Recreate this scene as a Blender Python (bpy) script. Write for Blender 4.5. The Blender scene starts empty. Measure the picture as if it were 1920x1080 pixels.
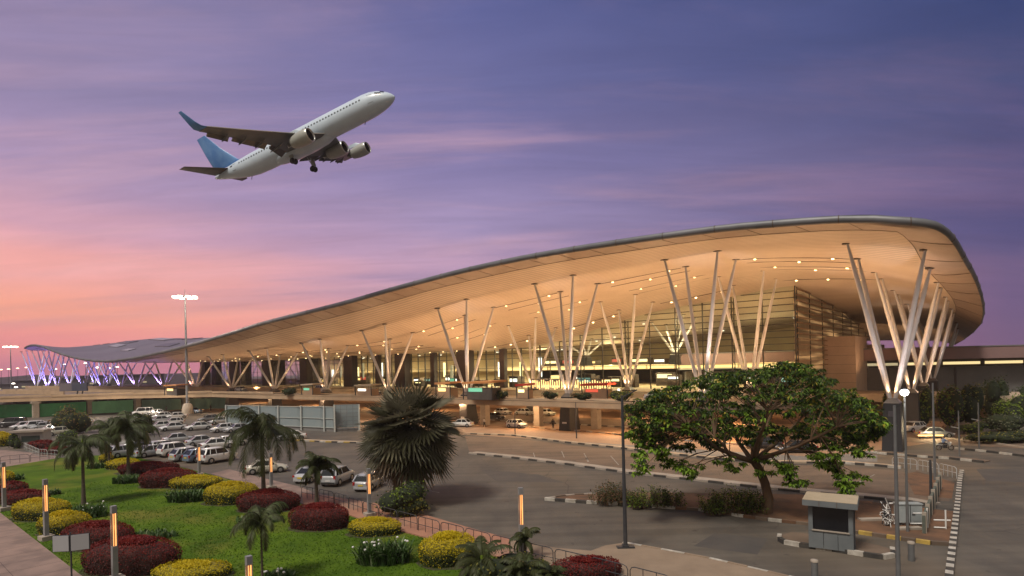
import bpy, bmesh, math, random
from mathutils import Vector, Matrix, noise as mnoise
from mathutils.geometry import tessellate_polygon
import numpy as np
random.seed(7)
R = math.radians
scn = bpy.context.scene
COL = scn.collection
PI = math.pi

# ------------------------------------------------------------------ camera
F, CX, CY, EYE, ROLL = 1120.0, 960.0, 681.0, 12.0, R(1.35)
cd = bpy.data.cameras.new('camera')
cam = bpy.data.objects.new('camera', cd)
COL.objects.link(cam)
cam.location = (0, 0, EYE)
cam.rotation_euler = (R(90), ROLL, 0)
cd.sensor_width = 36
cd.lens = 36 * F / 1920
cd.shift_y = (CY - 540) / 1920
cd.clip_start = 0.5
cd.clip_end = 6000
scn.camera = cam

# ------------------------------------------------------------------ render look
scn.view_settings.view_transform = 'Standard'
scn.view_settings.look = 'None'
scn.view_settings.gamma = 1
scn.view_settings.exposure = 0.0
scn.render.engine = 'CYCLES'
scn.cycles.use_denoising = True
scn.cycles.max_bounces = 5
scn.cycles.diffuse_bounces = 3
scn.cycles.glossy_bounces = 2
scn.cycles.transmission_bounces = 3
scn.cycles.transparent_max_bounces = 8
scn.cycles.sample_clamp_indirect = 3.0
scn.cycles.caustics_reflective = False
scn.cycles.caustics_refractive = False

def lin(c):
    r = []
    for v in c[:3]:
        v /= 255.0
        r.append(v / 12.92 if v <= 0.04045 else ((v + 0.055) / 1.055) ** 2.4)
    return tuple(r) + (1.0,)

# ------------------------------------------------------------------ dusk sky
world = bpy.data.worlds.new('World')
scn.world = world
world.use_nodes = True
nt = world.node_tree
for n in list(nt.nodes):
    nt.nodes.remove(n)
N = nt.nodes.new
LK = nt.links.new
def math_node(op, a, b=None, clamp=False):
    m = N('ShaderNodeMath'); m.operation = op; m.use_clamp = clamp
    for i, v in enumerate((a, b)):
        if v is None: continue
        if isinstance(v, (int, float)): m.inputs[i].default_value = v
        else: LK(v, m.inputs[i])
    return m.outputs[0]
def ramp_node(fac, stops):
    r = N('ShaderNodeValToRGB')
    r.color_ramp.interpolation = 'B_SPLINE' if False else 'EASE'
    els = r.color_ramp.elements
    while len(els) < len(stops): els.new(0.5)
    for e, (p, c) in zip(els, stops):
        e.position = p; e.color = lin(c)
    LK(fac, r.inputs[0])
    return r.outputs[0]
def mix_node(fac, a, b, mode='MIX'):
    m = N('ShaderNodeMix'); m.data_type = 'RGBA'; m.blend_type = mode
    if isinstance(fac, (int, float)): m.inputs[0].default_value = fac
    else: LK(fac, m.inputs[0])
    for k, v in ((6, a), (7, b)):
        if isinstance(v, tuple): m.inputs[k].default_value = v
        else: LK(v, m.inputs[k])
    return m.outputs[2]
tc = N('ShaderNodeTexCoord')
sp = N('ShaderNodeSeparateXYZ'); LK(tc.outputs['Generated'], sp.inputs[0])
X, Y, Z = sp.outputs
el = math_node('ARCSINE', Z)
# slow drift of the colour bands so they are not ruler-straight
wn = N('ShaderNodeTexNoise'); wn.inputs['Scale'].default_value = 1.0; wn.inputs['Detail'].default_value = 5
wm = N('ShaderNodeMapping'); wm.inputs['Scale'].default_value = (2.2, 1.5, 9.0); wm.inputs['Rotation'].default_value = (0.0, R(7), 0)
LK(tc.outputs['Generated'], wm.inputs[0]); LK(wm.outputs[0], wn.inputs['Vector'])
dr = math_node('MULTIPLY', math_node('SUBTRACT', wn.outputs[0], 0.5), 0.10)
e2 = math_node('ADD', el, dr)
fac = math_node('DIVIDE', e2, R(40), True)
d = lambda a: max(0.0, a / 40.0)
left = ramp_node(fac, [(0, (198, 128, 146)), (d(2.4), (238, 148, 144)), (d(5.2), (254, 170, 144)), (d(8.5), (248, 174, 168)), (d(11.5), (210, 162, 182)), (d(15.5), (168, 146, 182)), (d(22), (146, 134, 172)), (1, (124, 122, 166))])
cent = ramp_node(fac, [(0, (222, 144, 156)), (d(5), (236, 166, 172)), (d(9), (196, 160, 188)), (d(13), (160, 144, 184)), (d(19), (132, 124, 170)), (d(26), (106, 108, 158)), (d(32), (92, 98, 150)), (1, (82, 90, 145))])
rght = ramp_node(fac, [(0, (118, 92, 126)), (d(3.5), (110, 90, 130)), (d(8), (100, 89, 131)), (d(13), (88, 86, 129)), (d(19), (73, 80, 123)), (d(25), (57, 70, 116)), (1, (46, 62, 112))])
back = ramp_node(fac, [(0, (140, 124, 108)), (0.35, (165, 152, 136)), (1, (196, 190, 186))])
az = math_node('ARCTAN2', X, Y)
a1 = N('ShaderNodeMapRange'); a1.interpolation_type = 'SMOOTHSTEP'; LK(az, a1.inputs[0]); a1.inputs[1].default_value = R(-40); a1.inputs[2].default_value = R(2)
a2 = N('ShaderNodeMapRange'); a2.interpolation_type = 'LINEAR'; LK(az, a2.inputs[0]); a2.inputs[1].default_value = R(-4); a2.inputs[2].default_value = R(40)
sky = mix_node(a2.outputs[0], mix_node(a1.outputs[0], left, cent), rght)
# thin high streaks, laid out on a flat cloud deck
dz = math_node('ADD', math_node('MAXIMUM', Z, 0.0), 0.10)
cv = N('ShaderNodeCombineXYZ'); LK(math_node('DIVIDE', X, dz), cv.inputs[0]); LK(math_node('DIVIDE', Y, dz), cv.inputs[1])
mp = N('ShaderNodeMapping'); mp.inputs['Rotation'].default_value = (0, 0, R(-12)); mp.inputs['Scale'].default_value = (0.42, 1.5, 1); LK(cv.outputs[0], mp.inputs[0])
cn = N('ShaderNodeTexNoise'); cn.inputs['Scale'].default_value = 0.9; cn.inputs['Detail'].default_value = 9; cn.inputs['Roughness'].default_value = 0.62; cn.inputs['Distortion'].default_value = 0.5
LK(mp.outputs[0], cn.inputs['Vector'])
cr = N('ShaderNodeMapRange'); cr.interpolation_type = 'SMOOTHSTEP'; LK(cn.outputs[0], cr.inputs[0]); cr.inputs[1].default_value = 0.44; cr.inputs[2].default_value = 0.74
hz = N('ShaderNodeMapRange'); LK(el, hz.inputs[0]); hz.inputs[1].default_value = R(1); hz.inputs[2].default_value = R(9)
cf = math_node('MULTIPLY', math_node('MULTIPLY', cr.outputs[0], hz.outputs[0]), 0.46)
warm = mix_node(a2.outputs[0], lin((236, 184, 190)), lin((142, 108, 142)))
sky2 = mix_node(cf, sky, warm)
mp2 = N('ShaderNodeMapping'); mp2.inputs['Rotation'].default_value = (0, 0, R(-16)); mp2.inputs['Location'].default_value = (3.1, 1.7, 0); mp2.inputs['Scale'].default_value = (0.3, 0.9, 1); LK(cv.outputs[0], mp2.inputs[0])
cn2 = N('ShaderNodeTexNoise'); cn2.inputs['Scale'].default_value = 0.8; cn2.inputs['Detail'].default_value = 7; cn2.inputs['Roughness'].default_value = 0.55
LK(mp2.outputs[0], cn2.inputs['Vector'])
cr2 = N('ShaderNodeMapRange'); cr2.interpolation_type = 'SMOOTHSTEP'; LK(cn2.outputs[0], cr2.inputs[0]); cr2.inputs[1].default_value = 0.45; cr2.inputs[2].default_value = 0.7
blue = mix_node(a2.outputs[0], lin((118, 118, 164)), lin((58, 68, 120)))
sky3 = mix_node(math_node('MULTIPLY', math_node('MULTIPLY', cr2.outputs[0], hz.outputs[0]), 0.55), sky2, blue)
mp3 = N('ShaderNodeMapping'); mp3.inputs['Rotation'].default_value = (0, 0, R(-10)); mp3.inputs['Location'].default_value = (7.3, 2.2, 0); mp3.inputs['Scale'].default_value = (0.75, 3.4, 1); LK(cv.outputs[0], mp3.inputs[0])
cn3 = N('ShaderNodeTexNoise'); cn3.inputs['Scale'].default_value = 1.1; cn3.inputs['Detail'].default_value = 10; cn3.inputs['Roughness'].default_value = 0.68; cn3.inputs['Distortion'].default_value = 0.8
LK(mp3.outputs[0], cn3.inputs['Vector'])
cr3 = N('ShaderNodeMapRange'); LK(cn3.outputs[0], cr3.inputs[0]); cr3.inputs[1].default_value = 0.3; cr3.inputs[2].default_value = 0.7; cr3.inputs[3].default_value = 0.90; cr3.inputs[4].default_value = 1.09
sky3 = mix_node(hz.outputs[0], sky3, mix_node(1.0, sky3, cr3.outputs[0], 'MULTIPLY'))
# the brighter half of the dusk sky is behind the viewer and overhead
bk = N('ShaderNodeMapRange'); bk.interpolation_type = 'SMOOTHSTEP'; LK(Y, bk.inputs[0]); bk.inputs[1].default_value = 0.42; bk.inputs[2].default_value = -0.25
sky4 = mix_node(bk.outputs[0], sky3, back)
bg = N('ShaderNodeBackground'); LK(sky4, bg.inputs[0]); bg.inputs[1].default_value = 1.0
wo = N('ShaderNodeOutputWorld'); LK(bg.outputs[0], wo.inputs[0])

# ------------------------------------------------------------------ soft light of the bright western sky
SUN_EL, SUN_AZ = 56, 222      # compass-like: measured from +Y towards +X
sl = bpy.data.lights.new('sun', 'SUN'); sl.energy = 2.9; sl.angle = R(14); sl.color = (1.0, 0.91, 0.78)
so = bpy.data.objects.new('sun', sl); COL.objects.link(so)
dv = Vector((math.sin(R(SUN_AZ)) * math.cos(R(SUN_EL)), math.cos(R(SUN_AZ)) * math.cos(R(SUN_EL)), math.sin(R(SUN_EL))))
so.rotation_euler = dv.to_track_quat('Z', 'Y').to_euler()
so.location = dv * 200

# ------------------------------------------------------------------ helpers
CR_, SR_ = math.cos(ROLL), math.sin(ROLL)
def ray(px, py):
    u = (px - CX) / F; v = (CY - py) / F
    return u * CR_ + v * SR_, -u * SR_ + v * CR_
def G(px, py, z=0.0):                      # point of the level z seen at a pixel of the photograph
    a, b = ray(px, py); y = (z - EYE) / b
    return Vector((a * y, y, z))
U = Vector((-0.783, 0.622)).normalized(); V = Vector((0.622, 0.783)).normalized()
P0 = Vector((47.78, 75.16))
def W(s, t, z=0.0):                        # terminal grid -> world: s along the front, t into the building
    p = P0 + U * s + V * t
    return Vector((p.x, p.y, z))
def ST(p):
    q = Vector((p[0], p[1])) - P0
    return q.dot(U), q.dot(V)
def at_t(px, py, t):
    a, b = ray(px, py)
    y = (t + P0.dot(V)) / (a * V.x + V.y)
    q = Vector((a * y, y)) - P0
    return q.dot(U), EYE + b * y

class MB:
    """collects faces of one mesh"""
    def __init__(s): s.v = []; s.f = []; s.m = []; s.sm = []
    def add(s, vs, fs, m=0, smooth=False):
        o = len(s.v); s.v.extend([tuple(q) for q in vs])
        for f in fs: s.f.append([o + i for i in f]); s.m.append(m); s.sm.append(smooth)
        return s
    def quad(s, a, b, c, d, m=0): return s.add([a, b, c, d], [(0, 1, 2, 3)], m)
    def box(s, c, d, m=0, rz=0.0, taper=1.0, rot=None):
        hx, hy, hz = d[0] / 2, d[1] / 2, d[2] / 2
        vs = []
        for z, k in ((-hz, 1.0), (hz, taper)):
            for x, y in ((-1, -1), (1, -1), (1, 1), (-1, 1)): vs.append(Vector((x * hx * k, y * hy * k, z)))
        M = rot if rot is not None else Matrix.Rotation(rz, 3, 'Z')
        vs = [M @ q + Vector(c) for q in vs]
        return s.add(vs, [(3, 2, 1, 0), (4, 5, 6, 7), (0, 1, 5, 4), (1, 2, 6, 5), (2, 3, 7, 6), (3, 0, 4, 7)], m)
    def beam(s, a, b, w, h, m=0):
        a, b = Vector(a), Vector(b); dd = (b - a); L = dd.length
        if L < 1e-6: return s
        z = dd.normalized(); up = Vector((0, 0, 1)) if abs(z.z) < 0.95 else Vector((1, 0, 0))
        x = up.cross(z).normalized(); y = z.cross(x)
        vs = []
        for p in (a, b):
            for i, j in ((-1, -1), (1, -1), (1, 1), (-1, 1)): vs.append(p + x * i * w / 2 + y * j * h / 2)
        return s.add(vs, [(3, 2, 1, 0), (4, 5, 6, 7), (0, 1, 5, 4), (1, 2, 6, 5), (2, 3, 7, 6), (3, 0, 4, 7)], m)
    def tube(s, pts, rad, n=8, m=0, cap=True, smooth=True):
        pts = [Vector(p) for p in pts]
        if not isinstance(rad, (list, tuple)): rad = [rad] * len(pts)
        vs = []; px = None
        for i, p in enumerate(pts):
            t = (pts[min(i + 1, len(pts) - 1)] - pts[max(i - 1, 0)]).normalized()
            if px is None:
                px = (Vector((1, 0, 0)) if abs(t.x) < 0.9 else Vector((0, 1, 0)))
            px = (px - t * px.dot(t)).normalized(); py = t.cross(px)
            for k in range(n):
                a = 2 * PI * k / n
                vs.append(p + (px * math.cos(a) + py * math.sin(a)) * rad[i])
        fs = []
        for i in range(len(pts) - 1):
            for k in range(n):
                k2 = (k + 1) % n
                fs.append((i * n + k, i * n + k2, (i + 1) * n + k2, (i + 1) * n + k))
        s.add(vs, fs, m, smooth)
        if cap:
            s.add([vs[k] for k in range(n)], [tuple(reversed(range(n)))], m)
            s.add([vs[(len(pts) - 1) * n + k] for k in range(n)], [tuple(range(n))], m)
        return s
    def lathe(s, prof, n=16, m=0, axis='Z', c=(0, 0, 0), smooth=True):
        c = Vector(c); vs = []
        for r, z in prof:
            for k in range(n):
                a = 2 * PI * k / n
                if axis == 'Z': q = Vector((r * math.cos(a), r * math.sin(a), z))
                elif axis == 'X': q = Vector((z, r * math.cos(a), r * math.sin(a)))
                else: q = Vector((r * math.sin(a), z, r * math.cos(a)))
                vs.append(q + c)
        fs = []
        for i in range(len(prof) - 1):
            for k in range(n):
                k2 = (k + 1) % n
                fs.append((i * n + k, i * n + k2, (i + 1) * n + k2, (i + 1) * n + k))
        return s.add(vs, fs, m, smooth)
    def grid(s, rows, m=0, smooth=True, mfun=None, flip=False):
        nr, nc = len(rows), len(rows[0]); o = len(s.v)
        for r in rows: s.v.extend([tuple(q) for q in r])
        for i in range(nr - 1):
            for j in range(nc - 1):
                f = [o + i * nc + j, o + i * nc + j + 1, o + (i + 1) * nc + j + 1, o + (i + 1) * nc + j]
                if flip: f.reverse()
                s.f.append(f); s.m.append(mfun(i, j) if mfun else m); s.sm.append(smooth)
        return s
    def poly(s, pts, m=0):
        pts = [Vector(p) for p in pts]
        tr = tessellate_polygon([pts])
        fs = []
        for t in tr:
            a, b, c = (pts[i] for i in t)
            n = (b - a).cross(c - a)
            fs.append(tuple(t) if n.z >= 0 else tuple(reversed(t)))
        return s.add(pts, fs, m)
    def prism(s, pts, z0, z1, m=0, mside=None):
        s.poly([(p[0], p[1], z1) for p in pts], m)
        a = sum(pts[i][0] * pts[(i + 1) % len(pts)][1] - pts[(i + 1) % len(pts)][0] * pts[i][1] for i in range(len(pts)))
        P = list(pts) if a > 0 else list(reversed(pts))
        n = len(P)
        lo = [(p[0], p[1], z0) for p in P]; hi = [(p[0], p[1], z1) for p in P]
        s.add(lo + hi, [(i, (i + 1) % n, n + (i + 1) % n, n + i) for i in range(n)], m if mside is None else mside)
        return s
    def build(s, name, mats, parent=None, loc=None):
        me = bpy.data.meshes.new(name)
        me.from_pydata(s.v, [], s.f)
        if not isinstance(mats, (list, tuple)): mats = [mats]
        for mt in mats: me.materials.append(mt)
        me.polygons.foreach_set('material_index', s.m)
        me.polygons.foreach_set('use_smooth', s.sm)
        me.update()
        o = bpy.data.objects.new(name, me)
        COL.objects.link(o)
        if parent is not None: o.parent = parent
        if loc is not None: o.location = loc
        return o

def tag(o, label=None, cat=None, group=None, kind=None):
    if label: o['label'] = label
    if cat: o['category'] = cat
    if group: o['group'] = group
    if kind: o['kind'] = kind
    return o
def thing(name, label, cat, loc=(0, 0, 0), rz=0.0, group=None):
    o = bpy.data.objects.new(name, None); COL.objects.link(o)
    o.empty_display_size = 0.5
    o.location = loc; o.rotation_euler = (0, 0, rz)
    return tag(o, label, cat, group)
def kids(o): return list(o.children)
def copy_tree(root, loc, rz, label, group=None, scale=None):
    r = root.copy(); COL.objects.link(r); r.location = loc; r.rotation_euler = (0, 0, rz)
    r['label'] = label
    if group: r['group'] = group
    if scale: r.scale = scale if isinstance(scale, (tuple, list)) else (scale,) * 3
    for ch in kids(root):
        c = ch.copy(); COL.objects.link(c); c.parent = r
        for g in kids(ch):
            d2 = g.copy(); COL.objects.link(d2); d2.parent = c
    return r
def structure(name, mb, mats):
    o = mb.build(name, mats); o['kind'] = 'structure'; return o

def mat(name, col, rough=0.7, col2=None, scale=1.0, detail=6, metal=0.0, emit=None, estr=0.0, bump=0.0, bscale=None,
        spec=0.5, contrast=(0.35, 0.65), stretch=None, col3=None, scale3=None, alpha=None):
    m = bpy.data.materials.new(name); m.use_nodes = True
    t = m.node_tree; b = t.nodes['Principled BSDF']
    b.inputs['Base Color'].default_value = (*col[:3], 1)
    b.inputs['Roughness'].default_value = rough
    b.inputs['Metallic'].default_value = metal
    b.inputs['Specular IOR Level'].default_value = spec
    if emit: b.inputs['Emission Color'].default_value = (*emit[:3], 1); b.inputs['Emission Strength'].default_value = estr
    tcn = t.nodes.new('ShaderNodeTexCoord'); src = tcn.outputs['Object']
    if stretch:
        mpn = t.nodes.new('ShaderNodeMapping'); mpn.inputs['Scale'].default_value = stretch
        t.links.new(src, mpn.inputs[0]); src = mpn.outputs[0]
    if col2:
        nz = t.nodes.new('ShaderNodeTexNoise'); nz.inputs['Scale'].default_value = scale; nz.inputs['Detail'].default_value = detail; nz.inputs['Roughness'].default_value = 0.6
        t.links.new(src, nz.inputs['Vector'])
        mr = t.nodes.new('ShaderNodeMapRange'); mr.inputs[1].default_value = contrast[0]; mr.inputs[2].default_value = contrast[1]
        t.links.new(nz.outputs[0], mr.inputs[0])
        mx = t.nodes.new('ShaderNodeMix'); mx.data_type = 'RGBA'
        mx.inputs[6].default_value = (*col[:3], 1); mx.inputs[7].default_value = (*col2[:3], 1)
        t.links.new(mr.outputs[0], mx.inputs[0]); out = mx.outputs[2]
        if col3:
            nz2 = t.nodes.new('ShaderNodeTexNoise'); nz2.inputs['Scale'].default_value = scale3 or scale * 0.2; nz2.inputs['Detail'].default_value = 4
            t.links.new(src, nz2.inputs['Vector'])
            mr2 = t.nodes.new('ShaderNodeMapRange'); mr2.inputs[1].default_value = 0.5; mr2.inputs[2].default_value = 0.72
            t.links.new(nz2.outputs[0], mr2.inputs[0])
            mx2 = t.nodes.new('ShaderNodeMix'); mx2.data_type = 'RGBA'; t.links.new(mr2.outputs[0], mx2.inputs[0])
            t.links.new(out, mx2.inputs[6]); mx2.inputs[7].default_value = (*col3[:3], 1); out = mx2.outputs[2]
        t.links.new(out, b.inputs['Base Color'])
    if bump:
        nb = t.nodes.new('ShaderNodeTexNoise'); nb.inputs['Scale'].default_value = bscale or scale * 4; nb.inputs['Detail'].default_value = 5
        t.links.new(src, nb.inputs['Vector'])
        bp = t.nodes.new('ShaderNodeBump'); bp.inputs['Strength'].default_value = bump; bp.inputs['Distance'].default_value = 0.05
        t.links.new(nb.outputs[0], bp.inputs['Height']); t.links.new(bp.outputs[0], b.inputs['Normal'])
    return m
def glow(name, col, s):
    m = bpy.data.materials.new(name); m.use_nodes = True; t = m.node_tree
    b = t.nodes['Principled BSDF']; b.inputs['Base Color'].default_value = (0.02, 0.02, 0.02, 1)
    b.inputs['Emission Color'].default_value = (*col[:3], 1); b.inputs['Emission Strength'].default_value = s
    return m
def leafmat(name, a, b, scale=0.6, rough=0.55, c=None):
    m = mat(name, a, rough, b, scale, 4, spec=0.3, contrast=(0.3, 0.7), col3=c, scale3=scale * 2.3)
    bs = m.node_tree.nodes['Principled BSDF']
    bs.inputs['Subsurface Weight'].default_value = 0.0
    t = m.node_tree
    tr = t.nodes.new('ShaderNodeBsdfTranslucent'); ms = t.nodes.new('ShaderNodeMixShader'); ms.inputs[0].default_value = 0.25
    src = bs.inputs['Base Color'].links[0].from_socket
    t.links.new(src, tr.inputs[0]); t.links.new(bs.outputs[0], ms.inputs[1]); t.links.new(tr.outputs[0], ms.inputs[2])
    t.links.new(ms.outputs[0], t.nodes['Material Output'].inputs[0])
    return m

def lamp(kind, loc, energy, col, aim=None, size=0.3, cone=150, name='lamp', blend=0.6):
    l = bpy.data.lights.new(name, kind); l.energy = energy; l.color = col[:3]
    if kind == 'SPOT': l.spot_size = R(cone); l.spot_blend = blend; l.shadow_soft_size = size
    elif kind == 'POINT': l.shadow_soft_size = size
    else: l.shape = 'DISK'; l.size = size
    o = bpy.data.objects.new(name, l); COL.objects.link(o); o.location = loc
    if aim is not None: o.rotation_euler = (Vector(aim)).to_track_quat('-Z', 'Y').to_euler()
    return o

def add_wear(m, crack_scale=.55, stain=.5):
    t = m.node_tree; b = t.nodes['Principled BSDF']; src = b.inputs['Base Color'].links[0].from_socket; nn = t.nodes.new; lk = t.links.new
    tc_ = nn('ShaderNodeTexCoord'); wp = nn('ShaderNodeTexNoise'); wp.inputs['Scale'].default_value = .35; wp.inputs['Detail'].default_value = 6; lk(tc_.outputs['Object'], wp.inputs['Vector'])
    ad = nn('ShaderNodeMix'); ad.data_type = 'RGBA'; ad.blend_type = 'ADD'; ad.inputs[0].default_value = 2.2; lk(tc_.outputs['Object'], ad.inputs[6]); lk(wp.outputs['Color'], ad.inputs[7])
    vo = nn('ShaderNodeTexVoronoi'); vo.feature = 'DISTANCE_TO_EDGE'; vo.inputs['Scale'].default_value = crack_scale * .35; lk(ad.outputs[2], vo.inputs['Vector'])
    mr = nn('ShaderNodeMapRange'); mr.inputs[1].default_value = .0; mr.inputs[2].default_value = .012; mr.inputs[3].default_value = .55; mr.inputs[4].default_value = 1; lk(vo.outputs['Distance'], mr.inputs[0])
    gt = nn('ShaderNodeTexNoise'); gt.inputs['Scale'].default_value = .05; lk(tc_.outputs['Object'], gt.inputs['Vector'])
    gm = nn('ShaderNodeMapRange'); gm.inputs[1].default_value = .46; gm.inputs[2].default_value = .56; lk(gt.outputs[0], gm.inputs[0])
    st = nn('ShaderNodeTexNoise'); st.inputs['Scale'].default_value = .9; st.inputs['Detail'].default_value = 3; lk(tc_.outputs['Object'], st.inputs['Vector'])
    sm = nn('ShaderNodeMapRange'); sm.inputs[1].default_value = .66; sm.inputs[2].default_value = .74; sm.inputs[3].default_value = 1; sm.inputs[4].default_value = stain; lk(st.outputs[0], sm.inputs[0])
    tk = nn('ShaderNodeMapping'); tk.inputs['Scale'].default_value = (.05, .9, 1); tk.inputs['Rotation'].default_value = (0, 0, R(27)); lk(tc_.outputs['Object'], tk.inputs[0])
    tn = nn('ShaderNodeTexNoise'); tn.inputs['Scale'].default_value = 1.0; tn.inputs['Detail'].default_value = 4; lk(tk.outputs[0], tn.inputs['Vector'])
    tm = nn('ShaderNodeMapRange'); tm.inputs[1].default_value = .35; tm.inputs[2].default_value = .65; tm.inputs[3].default_value = .82; tm.inputs[4].default_value = 1.12; lk(tn.outputs[0], tm.inputs[0])
    out = src
    c1 = nn('ShaderNodeMix'); c1.data_type = 'RGBA'; c1.blend_type = 'MULTIPLY'; lk(gm.outputs[0], c1.inputs[0]); lk(out, c1.inputs[6]); lk(mr.outputs[0], c1.inputs[7])
    c2 = nn('ShaderNodeMix'); c2.data_type = 'RGBA'; c2.blend_type = 'MULTIPLY'; c2.inputs[0].default_value = 1; lk(c1.outputs[2], c2.inputs[6]); lk(sm.outputs[0], c2.inputs[7])
    c3 = nn('ShaderNodeMix'); c3.data_type = 'RGBA'; c3.blend_type = 'MULTIPLY'; c3.inputs[0].default_value = 1; lk(c2.outputs[2], c3.inputs[6]); lk(tm.outputs[0], c3.inputs[7])
    lk(c3.outputs[2], b.inputs['Base Color'])
# shared materials
M = {}
M['asphalt'] = mat('asphalt', (.105, .090, .074), .82, (.066, .058, .050), .22, 12, bump=.25, bscale=9, col3=(.13, .098, .066), scale3=.05, contrast=(.38, .62), stretch=(1, .45, 1))
M['asphalt_brown'] = mat('asphalt_brown', (.15, .105, .075), .85, (.105, .078, .058), .3, 9, bump=.25, bscale=8, col3=(.17, .12, .085), scale3=.07)
add_wear(M['asphalt']); add_wear(M['asphalt_brown'], .8, .65)
M['concrete'] = mat('concrete', (.36, .31, .26), .85, (.28, .24, .20), .8, 8, bump=.15)
M['concrete_warm'] = mat('concrete_warm', (.42, .33, .24), .8, (.32, .25, .18), .5, 8)
M['kerb_white'] = mat('kerb_white', (.50, .47, .42), .8, (.3, .27, .23), 2.2, 8)
M['kerb_black'] = mat('kerb_black', (.03, .028, .027), .8, (.06, .053, .045), 2.2, 8)
M['kerb_yellow'] = mat('kerb_yellow', (.48, .33, .07), .8, (.3, .2, .06), 2.2, 8)
M['steel'] = mat('steel', (.20, .21, .23), .5, (.15, .155, .17), 1.5, 5, metal=.3)
M['steel_dark'] = mat('steel_dark', (.06, .062, .068), .5, (.04, .042, .05), 1.5, 5, metal=.3)
M['white_paint'] = mat('white_paint', (.72, .71, .70), .5, (.6, .59, .57), 1.2, 6)
# ================================================================== GROUND
def PX(l, z=0.0): return [G(x, y) + Vector((0, 0, z)) for x, y in l]
def sheet(name, pts, z, m):
    b = MB(); b.poly([(p[0], p[1], z) for p in pts]); return structure(name, b, m)
M['earth'] = mat('earth', (.075, .06, .05), .95, (.05, .042, .036), .02, 6)
b = MB(); b.poly([(-930, -25, 0), (1110, -25, 0), (1110, 490, 0), (-930, 490, 0)]); structure('ground', b, M['earth'])
sheet('road', [(-260, 20), (160, 20), (160, 300), (-400, 420), (-400, 120)], .004, M['asphalt'])
# brown outer lane, grey lane, paving round the building
brown = PX([(872, 818), (960, 821), (1060, 834), (1165, 845), (1230, 853), (1340, 864), (1440, 871), (1585, 874), (1690, 884), (1790, 905), (1780, 940), (1700, 936), (1620, 930), (1500, 920), (1420, 912), (1300, 898), (1180, 885), (1060, 868), (880, 848)])
sheet('outer_lane', brown, .008, M['asphalt_brown'])
M['lane_grey'] = mat('lane_grey', (.17, .17, .165), .75, (.13, .13, .128), .4, 8, bump=.2, bscale=6)
sheet('grey_lane', PX([(760, 800), (870, 803), (992, 803), (1100, 811), (1200, 820), (1300, 830), (1440, 840), (1645, 853), (1645, 866), (1530, 866), (1340, 856), (1165, 836), (1060, 826), (960, 812), (870, 810), (760, 812)]), .008, M['lane_grey'])
M['paving'] = mat('paving', (.33, .21, .13), .8, (.26, .165, .105), .5, 8, bump=.1)
sheet('terminal_paving', [W(-4, 10), W(6, -10.5), W(30, -12), W(60, -14), W(95, -16), W(150, -10), W(300, 0), W(300, 40), W(-4, 40)], .010, M['paving'])
sheet('service_lane', [W(-20, 8), W(150, 8), W(300, 12), W(300, 22), W(-20, 20)], .014, M['asphalt_brown'])
M['lawn'] = mat('lawn', (.088, .150, .010), .95, (.038, .078, .007), .25, 10, bump=.6, bscale=14, col3=(.17, .15, .03), scale3=.13, spec=.1)
lawn = PX([(-190, 905), (20, 874), (110, 859), (215, 852), (300, 866), (380, 886), (450, 905), (520, 928), (570, 947), (640, 962), (700, 984), (790, 1008), (900, 1037), (1000, 1062), (1120, 1096), (1200, 1124), (700, 1180), (195, 1115), (150, 1080), (0, 963), (-190, 845)])
sheet('lawn', lawn, .03, M['lawn'])
def inpoly(p, poly):
    c = False; n = len(poly)
    for i in range(n):
        a, q = poly[i], poly[(i + 1) % n]
        if (a[1] > p[1]) != (q[1] > p[1]) and p[0] < (q[0] - a[0]) * (p[1] - a[1]) / (q[1] - a[1]) + a[0]: c = not c
    return c
# grass blades in the part near the viewer
M['blade'] = leafmat('grass_blade', (.10, .185, .011), (.055, .115, .008), .5)
rg = random.Random(3); gb = MB()
xs = [p[0] for p in lawn]; ys = [p[1] for p in lawn]
k = 0
while k < 26000:
    x = rg.uniform(-46, 6); y = rg.uniform(28, 66)
    if rg.random() > (40 / max(y, 34)) ** 2.2 or not inpoly((x, y), lawn): continue
    k += 1
    a = rg.uniform(0, PI); w_ = rg.uniform(.03, .07); h_ = rg.uniform(.03, .10)
    dx, dy = math.cos(a) * w_, math.sin(a) * w_; lx, ly = rg.uniform(-.05, .05), rg.uniform(-.05, .05)
    gb.add([(x - dx, y - dy, .028), (x + dx, y + dy, .028), (x + lx, y + ly, .03 + h_)], [(0, 1, 2)])
tag(gb.build('grass', M['blade']), 'short mown grass blades over the garden lawn', 'grass', kind='stuff')
M['path'] = mat('path', (.27, .185, .15), .85, (.20, .14, .115), .6, 9, bump=.15, col3=(.15, .105, .09), scale3=.3)
pb = MB(); pb.prism(PX([(-190, 845), (0, 963), (150, 1080), (195, 1115), (60, 1200), (-420, 1000), (-420, 840)]), 0, .10, 0); structure('garden_path', pb, M['path'])
jb = MB()
e0, e1 = G(0, 963), G(150, 1080); dirp = (e1 - e0).normalized(); nrm = Vector((-dirp.y, dirp.x, 0));
if nrm.x > 0: nrm = -nrm
for i in range(-4, 12):
    c = e0 + dirp * (i * 2.1); a_ = c + nrm * .02; b_ = c + nrm * 14
    jb.add([a_ + dirp * -.015 + Vector((0, 0, .104)), a_ + dirp * .015 + Vector((0, 0, .104)), b_ + dirp * .015 + Vector((0, 0, .104)), b_ + dirp * -.015 + Vector((0, 0, .104))], [(0, 1, 2, 3)])
for w_ in (2.6, 5.4, 8.4):
    a_ = e0 + nrm * w_ - dirp * 8; b_ = e0 + nrm * w_ + dirp * 26
    jb.add([a_ + Vector((0, 0, .104)), a_ + nrm * .03 + Vector((0, 0, .104)), b_ + nrm * .03 + Vector((0, 0, .104)), b_ + Vector((0, 0, .104))], [(0, 1, 2, 3)])
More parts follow.
